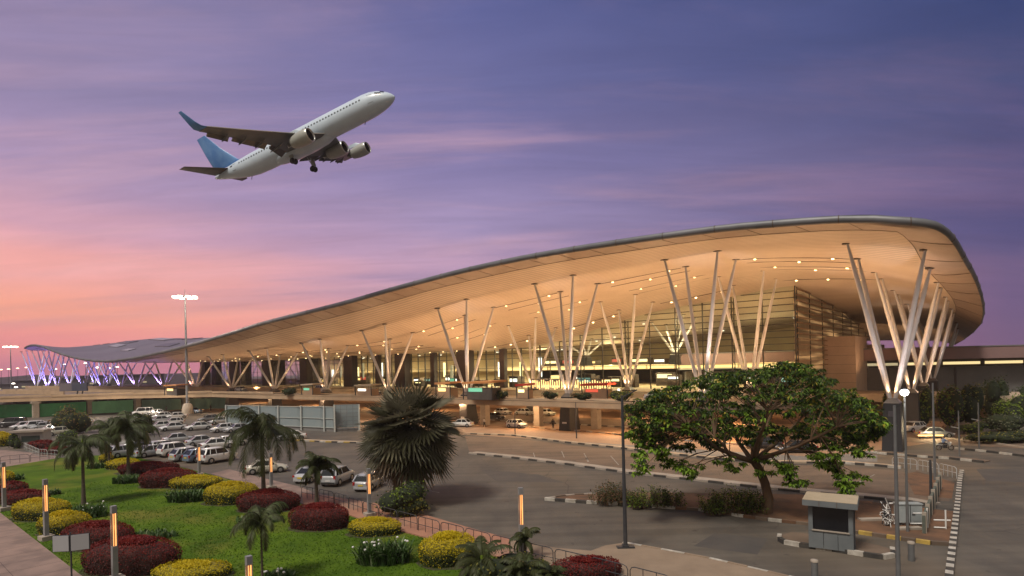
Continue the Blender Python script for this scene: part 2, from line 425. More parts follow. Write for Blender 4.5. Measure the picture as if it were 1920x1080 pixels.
structure('path_joints', jb, mat('joint', (.07, .05, .045), .9))
M['terracotta'] = mat('terracotta', (.36, .175, .11), .85, (.28, .135, .09), .7, 9, bump=.1, col3=(.33, .22, .16), scale3=.25)
M['tan'] = mat('tan', (.27, .20, .14), .85, (.22, .16, .11), .5, 9, bump=.12, col3=(.18, .13, .09), scale3=.2)
fp = MB(); fp.prism(PX([(565, 926), (640, 936), (705, 946), (805, 970), (900, 998), (955, 1012), (955, 1052), (900, 1037), (790, 1008), (700, 984), (640, 962), (570, 947)]), 0, .12, 0); structure('footpath', fp, M['terracotta'])
fp = MB(); fp.prism(PX([(957, 1013), (1040, 1030), (1108, 1036), (1135, 1026), (1168, 1021), (1240, 1034), (1330, 1051), (1440, 1076), (1560, 1106), (1500, 1180), (1200, 1124), (1120, 1096), (1000, 1062), (957, 1052)]), 0, .12, 0); structure('footpath_corner', fp, M['tan'])
M['dirt'] = mat('dirt', (.17, .085, .045), .95, (.10, .055, .032), .6, 9, bump=.6, bscale=5, col3=(.06, .04, .028), scale3=.35)
isl = PX([(1025, 938), (1060, 932), (1110, 929), (1200, 926), (1420, 928), (1500, 930), (1620, 942), (1700, 952), (1790, 962), (1781, 1020), (1745, 1020), (1690, 1011), (1610, 999), (1520, 983), (1440, 975), (1310, 956), (1200, 949), (1100, 943)])
ib = MB(); ib.prism(isl, 0, .13); structure('planted_island', ib, M['dirt'])
sheet('dirt_patch', PX([(1695, 889), (1720, 884), (1790, 905), (1785, 935), (1715, 928)]), .016, M['dirt'])
kb = PX([(1462, 1008), (1462, 1014), (1472, 1019), (1500, 1024), (1560, 1032), (1620, 1042), (1655, 1047), (1674, 1044), (1672, 1034), (1640, 1024), (1560, 1010), (1485, 1001)])
ib = MB(); ib.prism(kb, 0, .14); structure('booth_island', ib, M['asphalt_brown'])
# pale median strips
def strip(name, line, w, h, m, side=1):
    P = PX(line); b = MB(); n = len(P); L = []; Rr = []
    for i, p in enumerate(P):
        t = (P[min(i + 1, n - 1)] - P[max(i - 1, 0)]).normalized(); nn = Vector((-t.y, t.x, 0)) * side
        L.append(p); Rr.append(p + nn * w)
    b.prism([(q.x, q.y) for q in L + Rr[::-1]], 0, h); return structure(name, b, m)
k1 = [(880, 851), (960, 859), (1060, 871), (1180, 888), (1300, 901), (1420, 915), (1500, 923), (1620, 934), (1700, 942), (1745, 950)]
strip('median_strip', k1, 1.5, .13, M['concrete'])
k2 = [(870, 814), (960, 817), (1060, 830), (1165, 841), (1230, 849), (1340, 861), (1440, 868), (1585, 869), (1685, 878)]
strip('lane_divider', k2, 1.3, .13, M['concrete_warm'])
k2b = [(545, 826), (600, 829), (668, 831), (760, 826), (800, 822)]
strip('lot_divider', k2b, 1.6, .13, M['concrete_warm'])
k3 = [(1645, 851), (1720, 857), (1780, 861), (1845, 868)]
strip('exit_divider', k3, 1.6, .13, M['asphalt_brown'])
def kerb(name, line, step=.8, w=.28, h=.24, mats=('kerb_white', 'kerb_black'), world=None, wear=.0):
    P = PX(line) if world is None else [Vector((p[0], p[1], 0)) for p in world]
    rr = random.Random(len(P)); b = MB(); k = 0
    for i in range(len(P) - 1):
        a, c = P[i], P[i + 1]; n = max(1, round((c - a).length / step))
        for j in range(n):
            p = a.lerp(c, j / n); q = a.lerp(c, (j + 1) / n); dd = (q - p).normalized()
            p2 = p + dd * .012; q2 = q - dd * .012
            o = rr.uniform(-.012, .012)
            b.beam(p2 + Vector((0, 0, h / 2 + o)), q2 + Vector((0, 0, h / 2 + o)), w, h, k % len(mats)); k += 1
    return structure(name, b, [M[m] for m in mats])
kerb('kerb', k1, 1.5, .3, .2, ('concrete', 'kerb_black'))
kerb('kerb', k2, 1.25, .3, .2, ('concrete_warm', 'kerb_black'))
kerb('kerb', k2b, 1.2, .3, .2, ('kerb_white', 'kerb_yellow', 'kerb_black'))
kerb('kerb', k3, 1.1)
kerb('kerb', [(1585, 870), (1640, 874), (1690, 879)], 1.1)
kerb('kerb', [(1022, 938), (1100, 944), (1200, 950), (1245, 953)], .85, .3, .26)
kerb('kerb', [(1245, 953), (1310, 957.5), (1440, 976.5), (1520, 985), (1610, 1001)], .95, .3, .2, ('kerb_white', 'dirt', 'asphalt_brown'))
kerb('kerb', [(1610, 1001), (1690, 1013), (1745, 1021), (1780, 1023)], .95, .3, .24, ('kerb_yellow', 'asphalt_brown'))
kerb('kerb', [(1022, 937), (1060, 931), (1112, 928)], .9, .25, .18, ('concrete', 'asphalt_brown'))
kerb('kerb', [(1462, 1008), (1461, 1014), (1471, 1020), (1500, 1025.5), (1560, 1033.5), (1620, 1043.5), (1656, 1048.5), (1675, 1045), (1673, 1033)], .72, .26, .28)
kerb('kerb', None, .62, .36, .3, world=[W(-7.2, -14), W(-7.2, -20), W(-7.35, -30), W(-7.6, -52)])
kerb('kerb', [(992, 802), (1100, 810), (1200, 819), (1300, 828), (1440, 838), (1645, 850)], 1.3, .3, .2, ('kerb_white', 'paving'))
kerb('kerb', [(1168, 1020), (1240, 1033), (1330, 1050), (1440, 1075), (1520, 1095)], 1.3, .2, .15, ('kerb_white', 'tan'))
kerb('kerb', [(1790, 842), (1850, 848), (1925, 857), (2000, 866)], 1.2)
kerb('kerb', [(1765, 822), (1850, 830), (1925, 841), (2000, 852)], 1.6, .25, .2, ('concrete',))
kerb('kerb', None, 1.4, .3, .2, ('kerb_white', 'kerb_black'), world=[W(10, 7.5), W(45, 7.5), W(110, 7.5)])
# worn lane lines
M['line'] = mat('line', (.34, .33, .31), .8, (.16, .15, .14), 3, 8)
lb = MB()
for a, c in (((782, 916), (824, 924)), ((850, 985), (905, 1000)), ((560, 868), (590, 872)), ((1610, 905), (1640, 890)), ((1100, 858), (1102, 866)), ((1000, 849), (1003, 858)), ((1053, 846), (1058, 858)), ((1095, 850), (1104, 866)), ((1145, 855), (1160, 872))):
    p, q = G(*a), G(*c); dd = (q - p).normalized(); nn = Vector((-dd.y, dd.x, 0)) * .06
    lb.add([p - nn + Vector((0, 0, .02)), p + nn + Vector((0, 0, .02)), q + nn + Vector((0, 0, .02)), q - nn + Vector((0, 0, .02))], [(0, 1, 2, 3)])
structure('road_markings', lb, M['line'])
# patched asphalt
M['patch'] = mat('patch', (.06, .055, .052), .85, (.08, .07, .062), .5, 8)
for pl in ([(900, 880), (1010, 890), (1060, 905), (930, 902)], [(1340, 1000), (1440, 1010), (1420, 1040), (1300, 1024)], [(1830, 880), (1925, 878), (1925, 905), (1850, 902)]):
    sheet('asphalt_patch', PX(pl), .0075, M['patch'])

# ================================================================== TERMINAL
TERM = thing('airport_terminal', 'huge airport terminal with sweeping wave roof, lit tan soffit and V-shaped white columns', 'terminal', (P0.x, P0.y, 0), math.atan2(-U.y, -U.x))
def T(s, t, z): return (-s, t, z)
def interp(tab, x):
    if x <= tab[0][0]:
        return tab[0][1]
    for i in range(len(tab) - 1):
        if x <= tab[i + 1][0]:
            x0, y0 = tab[i]; x1, y1 = tab[i + 1]
            m = lambda k: 0 if k <= 0 or k >= len(tab) - 1 else (tab[k + 1][1] - tab[k - 1][1]) / (tab[k + 1][0] - tab[k - 1][0])
            h = x1 - x0; u = (x - x0) / h
            ma = m(i) if i > 0 else (y1 - y0) / h; mb = m(i + 1) if i + 1 < len(tab) - 1 else (y1 - y0) / h
            return (2 * u**3 - 3 * u**2 + 1) * y0 + (u**3 - 2 * u**2 + u) * h * ma + (-2 * u**3 + 3 * u**2) * y1 + (u**3 - u**2) * h * mb
    return tab[-1][1]
edge_front = [(-4.1, 25.9), (-.4, 26.8), (3.7, 27.4), (8, 27.8), (14.4, 28.3), (22.2, 28.55), (30.6, 28.7), (38.9, 28.75), (48.6, 28.6), (59.5, 28.1), (67.9, 27.5), (76.7, 26.8), (89.6, 25.6), (98.9, 24.9), (117.8, 23.6), (126.6, 22.9), (139.7, 21.5), (164, 19.3), (181.8, 18), (202.1, 16.9), (225.6, 16.4), (247, 17.4), (268, 19.4), (284.7, 21.7), (302.9, 24.4), (318.9, 25.1), (332, 23.4)]
right_pix = [(1640, 403, -15), (1720, 408, -14.6), (1760, 418, -13), (1785, 440, -9.5), (1805, 475, -1), (1822, 505, 11), (1834, 535, 27), (1842, 570, 48), (1838, 600, 75), (1815, 625, 105), (1790, 641, 135)]
rp = [(t, *at_t(x, y, t)) for x, y, t in right_pix]
S_R = [(r[0], r[1]) for r in rp]; Z_R = [(r[0], r[2]) for r in rp]
def sR(t): return interp(S_R, t)
def sL(t): return 332 - 6 * (max(0, (-6 - t)) / 9) ** 2
def zedgeR(t): return interp(Z_R, t)
rows = {
 -15: [(s, z - .9) for s, z in edge_front],
 -4: [(-9, 23.0), (-4, 24.2), (4, 25.9), (14, 26.9), (21, 27.2), (29, 26.9), (38, 26.7), (46, 26.3), (54, 25.6), (71, 24.2), (79, 22.9), (96, 20.7), (104, 19.7), (121, 18.6), (129, 17.9), (150, 16.9), (175, 16.1), (200, 15.6), (240, 15.6), (285, 19), (310, 22), (332, 23)],
 4: [(-9, 22.0), (-4, 22.8), (4, 25.0), (14, 26.5), (21, 27.0), (29, 26.8), (38, 26.2), (46, 25.6), (54, 24.9), (71, 23.1), (79, 21.9), (96, 18.9), (104, 18.1), (121, 17.2), (129, 16.8), (150, 16.1), (175, 15.7), (200, 15.4), (240, 15.4), (285, 18), (310, 21), (332, 22.5)],
 24: [(-9, 21.6), (-4, 22.4), (4, 24.8), (14, 26.3), (21, 26.9), (29, 26.6), (38, 25.6), (46, 24.7), (54, 23.8), (71, 21.3), (79, 19.9), (88, 17.9), (100, 16.4), (120, 15.9), (150, 15.8), (200, 15.3), (240, 15.4), (285, 17.5), (310, 20), (332, 22)],
 34: [(-9, 21.3), (-4, 22.2), (4, 24.3), (18.3, 25.5), (30, 24.5), (36.5, 23.7), (48.3, 22.5), (65, 18.9), (74.4, 16.9), (87.9, 15.8), (111, 15.6), (134, 15.5), (155, 15.6), (190, 15.3), (240, 15.5), (285, 17.5), (310, 20), (332, 22)],
 60: [(-9, 20.6), (-4, 21.6), (4, 23.4), (19, 24.3), (36, 23), (50, 21), (70, 18.5), (90, 16.5), (150, 15.8), (240, 15.8), (285, 17.5), (332, 22)],
 90: [(-9, 18.6), (0, 20.6), (19, 22.4), (40, 21), (70, 18), (100, 16.5), (240, 16), (332, 21)],
 135: [(-9, 15.0), (0, 15.6), (19, 16.5), (60, 16), (150, 15), (332, 18)]}
RK = sorted(rows); Rtab = {k: rows[k] for k in RK}
def base_z(s, t):
    t = min(max(t, RK[0]), RK[-1])
    vals = [(k, interp(Rtab[k], s)) for k in RK]
    return interp(vals, t)
def soffit(s, t):
    z = base_z(s, t); dR = s - sR(t); e = zedgeR(t) - .9
    wgt = max(0, 1 - dR / 4.6) ** 1.6
    if t < -14.9: wgt *= 0
    return z * (1 - wgt) + e * wgt
def smooth(x): x = min(1, max(0, x)); return x * x * (3 - 2 * x)
ridge = [(-9, 24), (40, 28), (100, 26), (140, 24.0), (165, 22.2), (190, 22.8), (215, 24.0), (260, 26.0), (300, 27.2), (332, 26.6)]
def roof_z(s, t):
    e = interp(edge_front, s) if t < 0 else max(soffit(s, t) + .9, interp(edge_front, s) * .5 + (soffit(s, t) + .9) * .5)
    f = smooth((t + 15) / 42) * smooth((s - sR(t)) / 14)
    g_ = smooth((135 - t) / 45)
    top = interp(ridge, s)
    z = (soffit(s, t) + .9) * (1 - f) + max(top * g_ + (soffit(s, t) + .9) * (1 - g_), soffit(s, t) + .9) * f
    if s > 150: z += .35 * math.sin(s * .11 + t * .05) * f
    return z
ts = [-15, -14.95, -14.8, -14.5, -14, -13.4, -12.6, -11.8, -10, -8, -6, -4, -1, 2, 5, 9, 13, 18, 24, 29, 34, 42, 50, 60, 70, 80, 90, 105, 120, 135]
def sline(t):
    a, c = sR(t), sL(t)
    out = [a + q for q in (0, .6, 1.3, 2.2, 3.2, 4.2, 6, 8.5, 11.5, 15)]
    n = 62
    for i in range(1, n + 1): out.append(a + 15 + (c - a - 15) * (i / n) ** 1.12)
    return out
GR = [[(s, t, soffit(s, t)) for s in sline(t)] for t in ts]
NL = 7   # rows/columns of the smooth rim panels
rimr = lambda i, j: i < NL or j < 5 or j >= len(GR[0]) - 3
def submesh(sel, zoff=0):
    b = MB(); idx = {}
    for i in range(len(GR) - 1):
        for j in range(len(GR[0]) - 1):
            if not sel(i, j): continue
            f = []
            for a, c in ((i, j), (i, j + 1), (i + 1, j + 1), (i + 1, j)):
                if (a, c) not in idx:
                    idx[(a, c)] = len(b.v); s, t, z = GR[a][c]; b.v.append(T(s, t, z + zoff))
                f.append(idx[(a, c)])
            b.f.append(f); b.m.append(0); b.sm.append(True)
    return b
# ceiling of fine slats
def soffit_material():
    m = mat('soffit_slats', (.70, .58, .46), .6, (.62, .50, .39), .12, 6, spec=.3)
    t = m.node_tree; bs = t.nodes['Principled BSDF']
    tcn = t.nodes.new('ShaderNodeTexCoord'); sx = t.nodes.new('ShaderNodeSeparateXYZ'); t.links.new(tcn.outputs['Object'], sx.inputs[0])
    mu = t.nodes.new('ShaderNodeMath'); mu.operation = 'MULTIPLY'; mu.inputs[1].default_value = 2 * PI / .8; t.links.new(sx.outputs[1], mu.inputs[0])
    si = t.nodes.new('ShaderNodeMath'); si.operation = 'SINE'; t.links.new(mu.outputs[0], si.inputs[0])
    mr = t.nodes.new('ShaderNodeMapRange'); mr.inputs[1].default_value = .1; mr.inputs[2].default_value = .9; mr.inputs[3].default_value = 1; mr.inputs[4].default_value = .70
    t.links.new(si.outputs[0], mr.inputs[0])
    mx = t.nodes.new('ShaderNodeMix'); mx.data_type = 'RGBA'; mx.blend_type = 'MULTIPLY'; mx.inputs[0].default_value = 1
    src = bs.inputs['Base Color'].links[0].from_socket
    t.links.new(src, mx.inputs[6]); t.links.new(mr.outputs[0], mx.inputs[7]); t.links.new(mx.outputs[2], bs.inputs['Base Color'])
    return m
M['soffit'] = soffit_material()
submesh(lambda i, j: not rimr(i, j)).build('soffit', M['soffit'], TERM)
M['rim'] = mat('rim_panel', (.40, .30, .235), .5, (.33, .25, .19), .4, 6)
submesh(rimr).build('rim_panel', M['rim'], TERM)
# rim seams
sb = MB()
def seam(pts, w=.028):
    sb.tube([T(*p) for p in pts], w, 4, 0, False)
M['seam'] = mat('seam', (.11, .08, .06), .8)
for k_ in range(0, 62):
    s0 = 2 + k_ * 5.4
    if s0 > 326: break
    seam([(s0 - .25 * (t + 15), t, soffit(s0 - .25 * (t + 15), t) - .03) for t in (-15, -14, -13, -11.8)])
for t0 in (-9, -1, 8, 18, 30, 44, 60, 78):
    seam([(sR(t0) + q, t0 + q * .25, soffit(sR(t0 + q * .25) + q, t0 + q * .25) - .03) for q in (0, 1.3, 2.6, 4.1)])
seam([(s, -11.8, soffit(s, -11.8) - .04) for s in sline(-11.8)[5:]], .03)
seam([(sR(t) + 4.2, t, soffit(sR(t) + 4.2, t) - .04) for t in ts[7:]], .03)
sb.build('rim_seam', M['seam'], TERM)
# roof skin
M['roof'] = mat('roof_sheet', (.17, .155, .175), .45, (.12, .11, .125), .08, 6, metal=.35, stretch=(1, .15, 1))
rb = MB(); rb.grid([[T(s, t, roof_z(s, t) + (0.0 if (i and 0 < j < len(GR[0]) - 1) else -.02)) for j, (s, _, _) in enumerate(GR[i])] for i, t in enumerate(ts)], 0, True)
rb.build('roof', M['roof'], TERM)
# half-round metal gutter along the edge
edge = [(s, -15.0, interp(edge_front, s)) for s in [332 - 6 - k_ * 3.4 for k_ in range(0, 96)] if s > -.2]
edge += [(interp(S_R, t), t, interp(Z_R, t)) for t in (-15, -14.9, -14.7, -14.3, -13.6, -12.7, -11.5, -10, -8, -5.5, -2.5, 1, 5, 10, 16, 24, 33, 44, 58, 75, 95, 115, 135)]
# left end turns back
ledge = [(332 - 6 + 6 * (1 - ((-6 - t) / 9) ** 2) if t < -6 else 332, t, 0) for t in (-14.6, -13, -10, -6, 0, 10, 20, 34)]
ledge = [(sL(t), t, soffit(sL(t), t) + .9) for _, t, _ in ledge]
edge = ledge[::-1] + edge
M['gutter'] = mat('gutter', (.17, .175, .19), .5, (.12, .125, .135), .3, 6, metal=.3)
gb_ = MB(); rows_ = []
pe = [Vector(T(*e)) for e in edge]
for i, p in enumerate(pe):
    t_ = (pe[min(i + 1, len(pe) - 1)] - pe[max(i - 1, 0)]); t_.z = 0; t_.normalize()
    out = Vector((t_.y, -t_.x, 0))
    if i > 3 and i < len(pe) - 30 and out.y > 0: out = -out
    if i >= len(pe) - 12 and out.x < 0: out = -out
    rows_.append([p + out * (.36 * math.sin(a)) + Vector((0, 0, -.45 + .44 * math.cos(a))) for a in [PI * q / 8 for q in range(9)]])
gb_.grid(rows_, 0, True)
gs = gb_
acc = 0
for i in range(1, len(pe)):
    acc += (pe[i] - pe[i - 1]).length
    if acc > 5.6:
        acc = 0; r_ = rows_[i]; c_ = pe[i] + Vector((0, 0, -.45))
        gs.tube([c_ + (q - c_) * 1.01 for q in r_], .05, 4, 1)
gb_.build('gutter', [M['gutter'], M['seam']], TERM)
# skylights on the low part of the roof
M['sky_pane'] = mat('skylight_pane', (.30, .29, .31), .3, (.2, .2, .22), .3, 4)
M['sky_dark'] = mat('skylight_dark', (.075, .07, .085), .4)
for (s, t, L_, w_, dk) in ((310, 40, 12, 7, 1), (292, 14, 14, 4, 1), (276, 22, 16, 5, 0), (256, 34, 15, 7, 1), (240, 10, 13, 4, 1), (216, 30, 12, 5, 1), (318, 12, 9, 4, 0), (300, 30, 10, 4, 1), (286, 8, 10, 3.6, 0), (268, 26, 10, 4, 1), (262, 4, 8, 3, 0), (246, 22, 10, 4, 0), (232, 36, 10, 4, 1), (222, 12, 9, 3.4, 0), (300, 55, 9, 5, 1), (262, 52, 10, 5, 1), (228, 50, 9, 5, 1), (278, 40, 9, 4, 0)):
    sk = MB(); nrows = []
    for a in (-w_ / 2, w_ / 2): nrows.append([T(s + q, t + a, roof_z(s + q, t + a) + .22) for q in (-L_ / 2, 0, L_ / 2)])
    sk.grid(nrows, 0, False)
    lo = [[Vector(p) - Vector((0, 0, .7)) for p in r] for r in nrows]
    sk.grid([nrows[0], lo[0]], 1, False); sk.grid([nrows[1], lo[1]], 1, False)
    sk.build('skylight', [M['sky_dark'] if dk else M['sky_pane'], M['sky_dark']], TERM)

# ---- V columns on dark plinths
M['plinth'] = mat('plinth', (.024, .023, .027), .55, (.017, .016, .018), .9, 7)
M['plinth_cap'] = mat('plinth_cap', (.16, .16, .165), .4, metal=.5)
M['strut'] = mat('strut_paint', (.80, .78, .78), .45, (.74, .72, .72), .5, 4)
def vcol(s, t, spread=4.0, zb=0.0, ztop=7.0, size=1.0):
    pl = MB()
    def ring(z, a, c): return [Vector(T(s + x * a / 2, t + y * c / 2, z)) for x, y in ((-1, -1), (1, -1), (1, 1), (-1, 1))]
    r0 = ring(zb, 2.2 * size, 3.5 * size); r1 = ring(ztop - 1.1, 1.8 * size, 2.3 * size); r2 = ring(ztop - .5, .9 * size, 1.1 * size)
    for a, c in ((r0, r1),):
        pl.add(a + c, [(0, 1, 5, 4), (1, 2, 6, 5), (2, 3, 7, 6), (3, 0, 4, 7), (4, 5, 6, 7)], 0)
    pl.add(r1 + r2, [(0, 1, 5, 4), (1, 2, 6, 5), (2, 3, 7, 6), (3, 0, 4, 7), (4, 5, 6, 7)], 1)
    if t < 1 and zb == 0:   # service hatch and notice plate on the street face
        for (z, w_, h_, mm) in ((ztop - 2.4, .75, .7, 2), (3.2 if s < 10 else 1.4, .9, .28, 3)):
            k_ = (ztop - 1.1 - z) / (ztop - 1.1); tt = t - (2.3 + (3.5 - 2.3) * k_) / 2 * size - .04
            pl.box(T(s, tt, z), (w_, .06, h_), mm)
    col = pl.build('plinth', [M['plinth'], M['plinth_cap'], M['sky_dark'], M['white_paint']], TERM)
    for a, c in ((1, -1), (-1, -1), (1, 1), (-1, 1)):
        b = MB(); se, te = s + a * spread, t + c * spread
        zt = soffit(se, te)
        p0 = Vector(T(s + a * .28 * size, t + c * .3 * size, ztop - .55)); p1 = Vector(T(se, te, zt + .1))
        r_ = .31 * size
        b.tube([p0, p0.lerp(p1, .12), p0.lerp(p1, .45), p0.lerp(p1, .8), p1], [r_ * .6, r_ * .9, r_, r_ * .85, r_ * .42], 10, 0)
        b.lathe([(0, zt - .06), (.62 * size, zt - .04), (.62 * size, zt + .12)], 10, 1, c=(p1.x, p1.y, 0))
        b.build('strut', [M['strut'], M['seam']], col)
    return col
front_k = range(0, 11)
for k_ in front_k: vcol(24.2 * k_, 0, 4.0 if k_ < 6 else 4.6)
for k_ in range(0, 4): vcol(24.6 * k_, 24)
for t_ in (48, 72, 96): vcol(0, t_)
for k_ in (2, 3): vcol(24.6 * k_, 48, 4.0, 10.8, 14.2, .9)
def s_for(px, t):
    k_ = (px - CX) / F; a0 = P0.x + V.x * t; b0 = P0.y + V.y * t
    return (a0 - k_ * b0) / (k_ * U.y - U.x)
VLEFT = [(s_for(x, t), t) for x, t in ((226, 0), (203, 20), (190, -2), (177, 22), (154, -3), (130, 8), (107, -4), (88, -7), (68, -9))]
for s, t in VLEFT: vcol(s, t, 4.4, size=.9)

# ---- dark pylons along the glazing
M['pylon'] = mat('pylon', (.075, .055, .05), .55, (.05, .036, .034), .35, 7, stretch=(1, 1, .2))
for k_ in range(0, 7):
    s0 = 102.5 + 25.6 * k_
    b = MB(); b.box(T(s0, 31.6, 10.6), (4.4, 2.4, 10.4), 0)
    for z in range(6, 16, 2): b.box(T(s0, 30.36, z), (4.38, .03, .06), 1)
    b.build('pylon', [M['pylon'], M['seam']], TERM)
for s0 in (90, 116, 141):
    b = MB(); b.box(T(s0, 32.8, 10.6), (1.6, 1.4, 10.4), 0); b.build('pylon', M['pylon'], TERM)

# ---- glazing
def glass_material():
    m = bpy.data.materials.new('clear_glass'); m.use_nodes = True; t = m.node_tree
    for n in list(t.nodes): t.nodes.remove(n)
    o = t.nodes.new('ShaderNodeOutputMaterial'); mx = t.nodes.new('ShaderNodeMixShader'); tr = t.nodes.new('ShaderNodeBsdfTransparent'); gl = t.nodes.new('ShaderNodeBsdfGlossy')
    tr.inputs[0].default_value = (.74, .79, .74, 1); gl.inputs['Roughness'].default_value = .04; gl.inputs[0].default_value = (.9, .92, .95, 1)
    fr = t.nodes.new('ShaderNodeFresnel'); fr.inputs[0].default_value = 1.2
    t.links.new(fr.outputs[0], mx.inputs[0]); t.links.new(tr.outputs[0], mx.inputs[1]); t.links.new(gl.outputs[0], mx.inputs[2]); t.links.new(mx.outputs[0], o.inputs[0])
    return m
M['glass'] = glass_material()
M['mullion'] = mat('mullion', (.07, .065, .06), .45, metal=.4)
gl = MB(); ss = [19 + 3.0 * i for i in range(0, 80)]
gl.grid([[T(s, 34, 5.5) for s in ss], [T(s, 34, soffit(s, 34)) for s in ss]], 0, False)
gl.build('glass_wall', M['glass'], TERM)
for i, s in enumerate(ss):
    if i % 2 and s < 75: continue
    b = MB(); zt = soffit(s, 34); w_ = .17 if s < 75 else (.14 if i % 2 else .26)
    b.box(T(s, 34.12, (5.5 + zt) / 2), (w_, .3, zt - 5.5), 0)
    if i % 4 == 0 and s < 80 and zt > 18:      # slender trussed post behind the glass
        for q in range(int((zt - 6) / 3)):
            z0 = 6 + q * 3
            b.beam(T(s, 34.2, z0), T(s, 35.6, z0 + 1.5), .07, .07); b.beam(T(s, 35.6, z0 + 1.5), T(s, 34.2, z0 + 3), .07, .07)
        b.box(T(s, 35.6, (5.5 + zt) / 2), (.16, .16, zt - 5.5), 0)
    b.build('mullion', M['mullion'], TERM)
z = 7.0; b = MB()
while z < 26:
    run = [s for s in [19 + q for q in range(0, 235)] if soffit(s, 34) > z + .1]
    if run:
        s1 = max(run) if z > 16.2 else 254
        if z > 12 or (round((z - 7) / 1.25) % 3 == 0):
            b.beam(T(19, 33.9, z), T(s1, 33.9, z), .12, .10 if z < 12 else .16, 0)
    z += 1.25
b.build('transom', M['mullion'], TERM)
# screened side wall running back from the corner
M['copper'] = mat('copper_screen', (.30, .17, .085), .5, (.22, .12, .06), .5, 5, metal=.3)
tt = [34 + q * 4.0 for q in range(0, 23)]
gl = MB(); gl.grid([[T(19, t, 5.5) for t in tt], [T(19, t, soffit(19, t)) for t in tt]], 0, False); gl.build('glass_wall', M['glass'], TERM)
b = MB()
z = 8.0
while z < 25.4:
    run = [t for t in [34 + q for q in range(0, 88)] if soffit(19, t) > z + .1]
    if run: b.beam(T(18.6, 34, z), T(18.6, max(run), z), .34, .16, 0)
    z += 1.05
b.build('louvre_screen', M['copper'], TERM)
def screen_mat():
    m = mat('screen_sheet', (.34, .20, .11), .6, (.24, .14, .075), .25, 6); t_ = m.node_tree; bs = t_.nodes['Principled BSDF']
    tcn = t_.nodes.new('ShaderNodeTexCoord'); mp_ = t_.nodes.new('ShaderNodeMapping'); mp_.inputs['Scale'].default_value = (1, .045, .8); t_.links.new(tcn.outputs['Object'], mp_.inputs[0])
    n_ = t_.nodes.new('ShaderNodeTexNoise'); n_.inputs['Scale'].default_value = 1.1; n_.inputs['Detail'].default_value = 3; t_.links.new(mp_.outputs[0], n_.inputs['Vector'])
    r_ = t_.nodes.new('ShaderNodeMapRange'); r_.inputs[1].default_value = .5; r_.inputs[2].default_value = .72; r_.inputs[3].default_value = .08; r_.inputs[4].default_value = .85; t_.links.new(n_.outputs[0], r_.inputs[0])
    t_.links.new(r_.outputs[0], bs.inputs['Emission Strength']); bs.inputs['Emission Color'].default_value = (1, .52, .22, 1)  # glow patches put into the sheet for the lit rooms behind
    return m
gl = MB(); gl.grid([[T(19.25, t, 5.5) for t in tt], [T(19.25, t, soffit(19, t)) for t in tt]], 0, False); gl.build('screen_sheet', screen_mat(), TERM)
for t in tt[::3]:
    b = MB(); zt = soffit(19, t); b.box(T(19.0, t, (5.5 + zt) / 2), (.14, .12, zt - 5.5), 0); b.build('mullion', M['mullion'], TERM)
M['stone'] = mat('stone_block', (.62, .48, .38), .75, (.54, .41, .32), .35, 8, bump=.08)
b = MB(); b.box(T(16.2, 68, 8.1), (6.4, 16, 16.2), 0)
for z in range(2, 16, 2): b.box(T(16.2, 59.98, z), (6.42, .03, .04), 1); 
b.build('stair_block', [M['stone'], M['seam']], TERM)
b = MB(); b.box(T(14.5, 92, 7.3), (5, 14, 14.6), 0); b.build('stair_block', M['stone'], TERM)
b = MB(); b.box(T(11.5, 104, 6.5), (7, 1.2, 13), 0); b.build('end_wall', M['pylon'], TERM)

# ---- interior
M['in_wall'] = mat('hall_wall', (.52, .42, .26), .8, (.40, .32, .20), .12, 5)
M['in_floor'] = mat('hall_floor', (.42, .34, .22), .35, (.36, .29, .19), .2, 4)
b = MB(); b.prism([T(s, t, 0)[:2] for s, t in ((19.4, 34.6), (310, 34.6), (310, 100), (19.4, 100))], 5.2, 5.52); b.build('hall_floor', M['in_floor'], TERM)
b = MB(); b.prism([T(s, t, 0)[:2] for s, t in ((19.6, 58), (255, 58), (255, 99.5), (19.6, 99.5))], 9.6, 10.8, 0); b.build('mezzanine', M['in_floor'], TERM)
b = MB(); b.grid([[T(s, 99, 5.4) for s in (19.5, 80, 160, 255)], [T(s, 99, 26) for s in (19.5, 80, 160, 255)]], 0, False); b.build('hall_wall', M['in_wall'], TERM)
b = MB(); b.box(T(205, 62, 10.5), (210, .5, 11), 0); b.build('hall_wall', M['in_wall'], TERM)
M['basement'] = mat('basement_wall', (.40, .26, .16), .8, (.30, .19, .12), .3, 6)
b = MB(); b.box(T(137, 36, 2.6), (236, .5, 5.2), 0); b.build('lower_wall', M['basement'], TERM)
GL = {'amber': glow('lit_amber', (1, .62, .22), 2.4), 'yellow': glow('lit_yellow', (1, .80, .36), 2.6), 'white': glow('lit_white', (1, .93, .8), 3.0), 'green': glow('lit_green', (.25, .75, .45), .9),
      'teal': glow('lit_teal', (.35, .7, .6), .8), 'red': glow('lit_red', (.9, .12, .06), 1.0), 'blue': glow('lit_blue', (.3, .3, 1), 2.2), 'dim': glow('lit_dim', (.55, .45, .25), .9)}
rr = random.Random(21)
b = MB(); 
for s in range(22, 110, 8): b.box(T(s + 3.4, 57.9, 10.2), (7.4, .12, 1.0), 0)
b.build('fascia_glow', GL['amber'], TERM)  # mezzanine edge given its own glow in place of strong light on it
M['shop_dark'] = mat('shop_dark', (.10, .075, .06), .7, (.06, .05, .045), .5, 5)
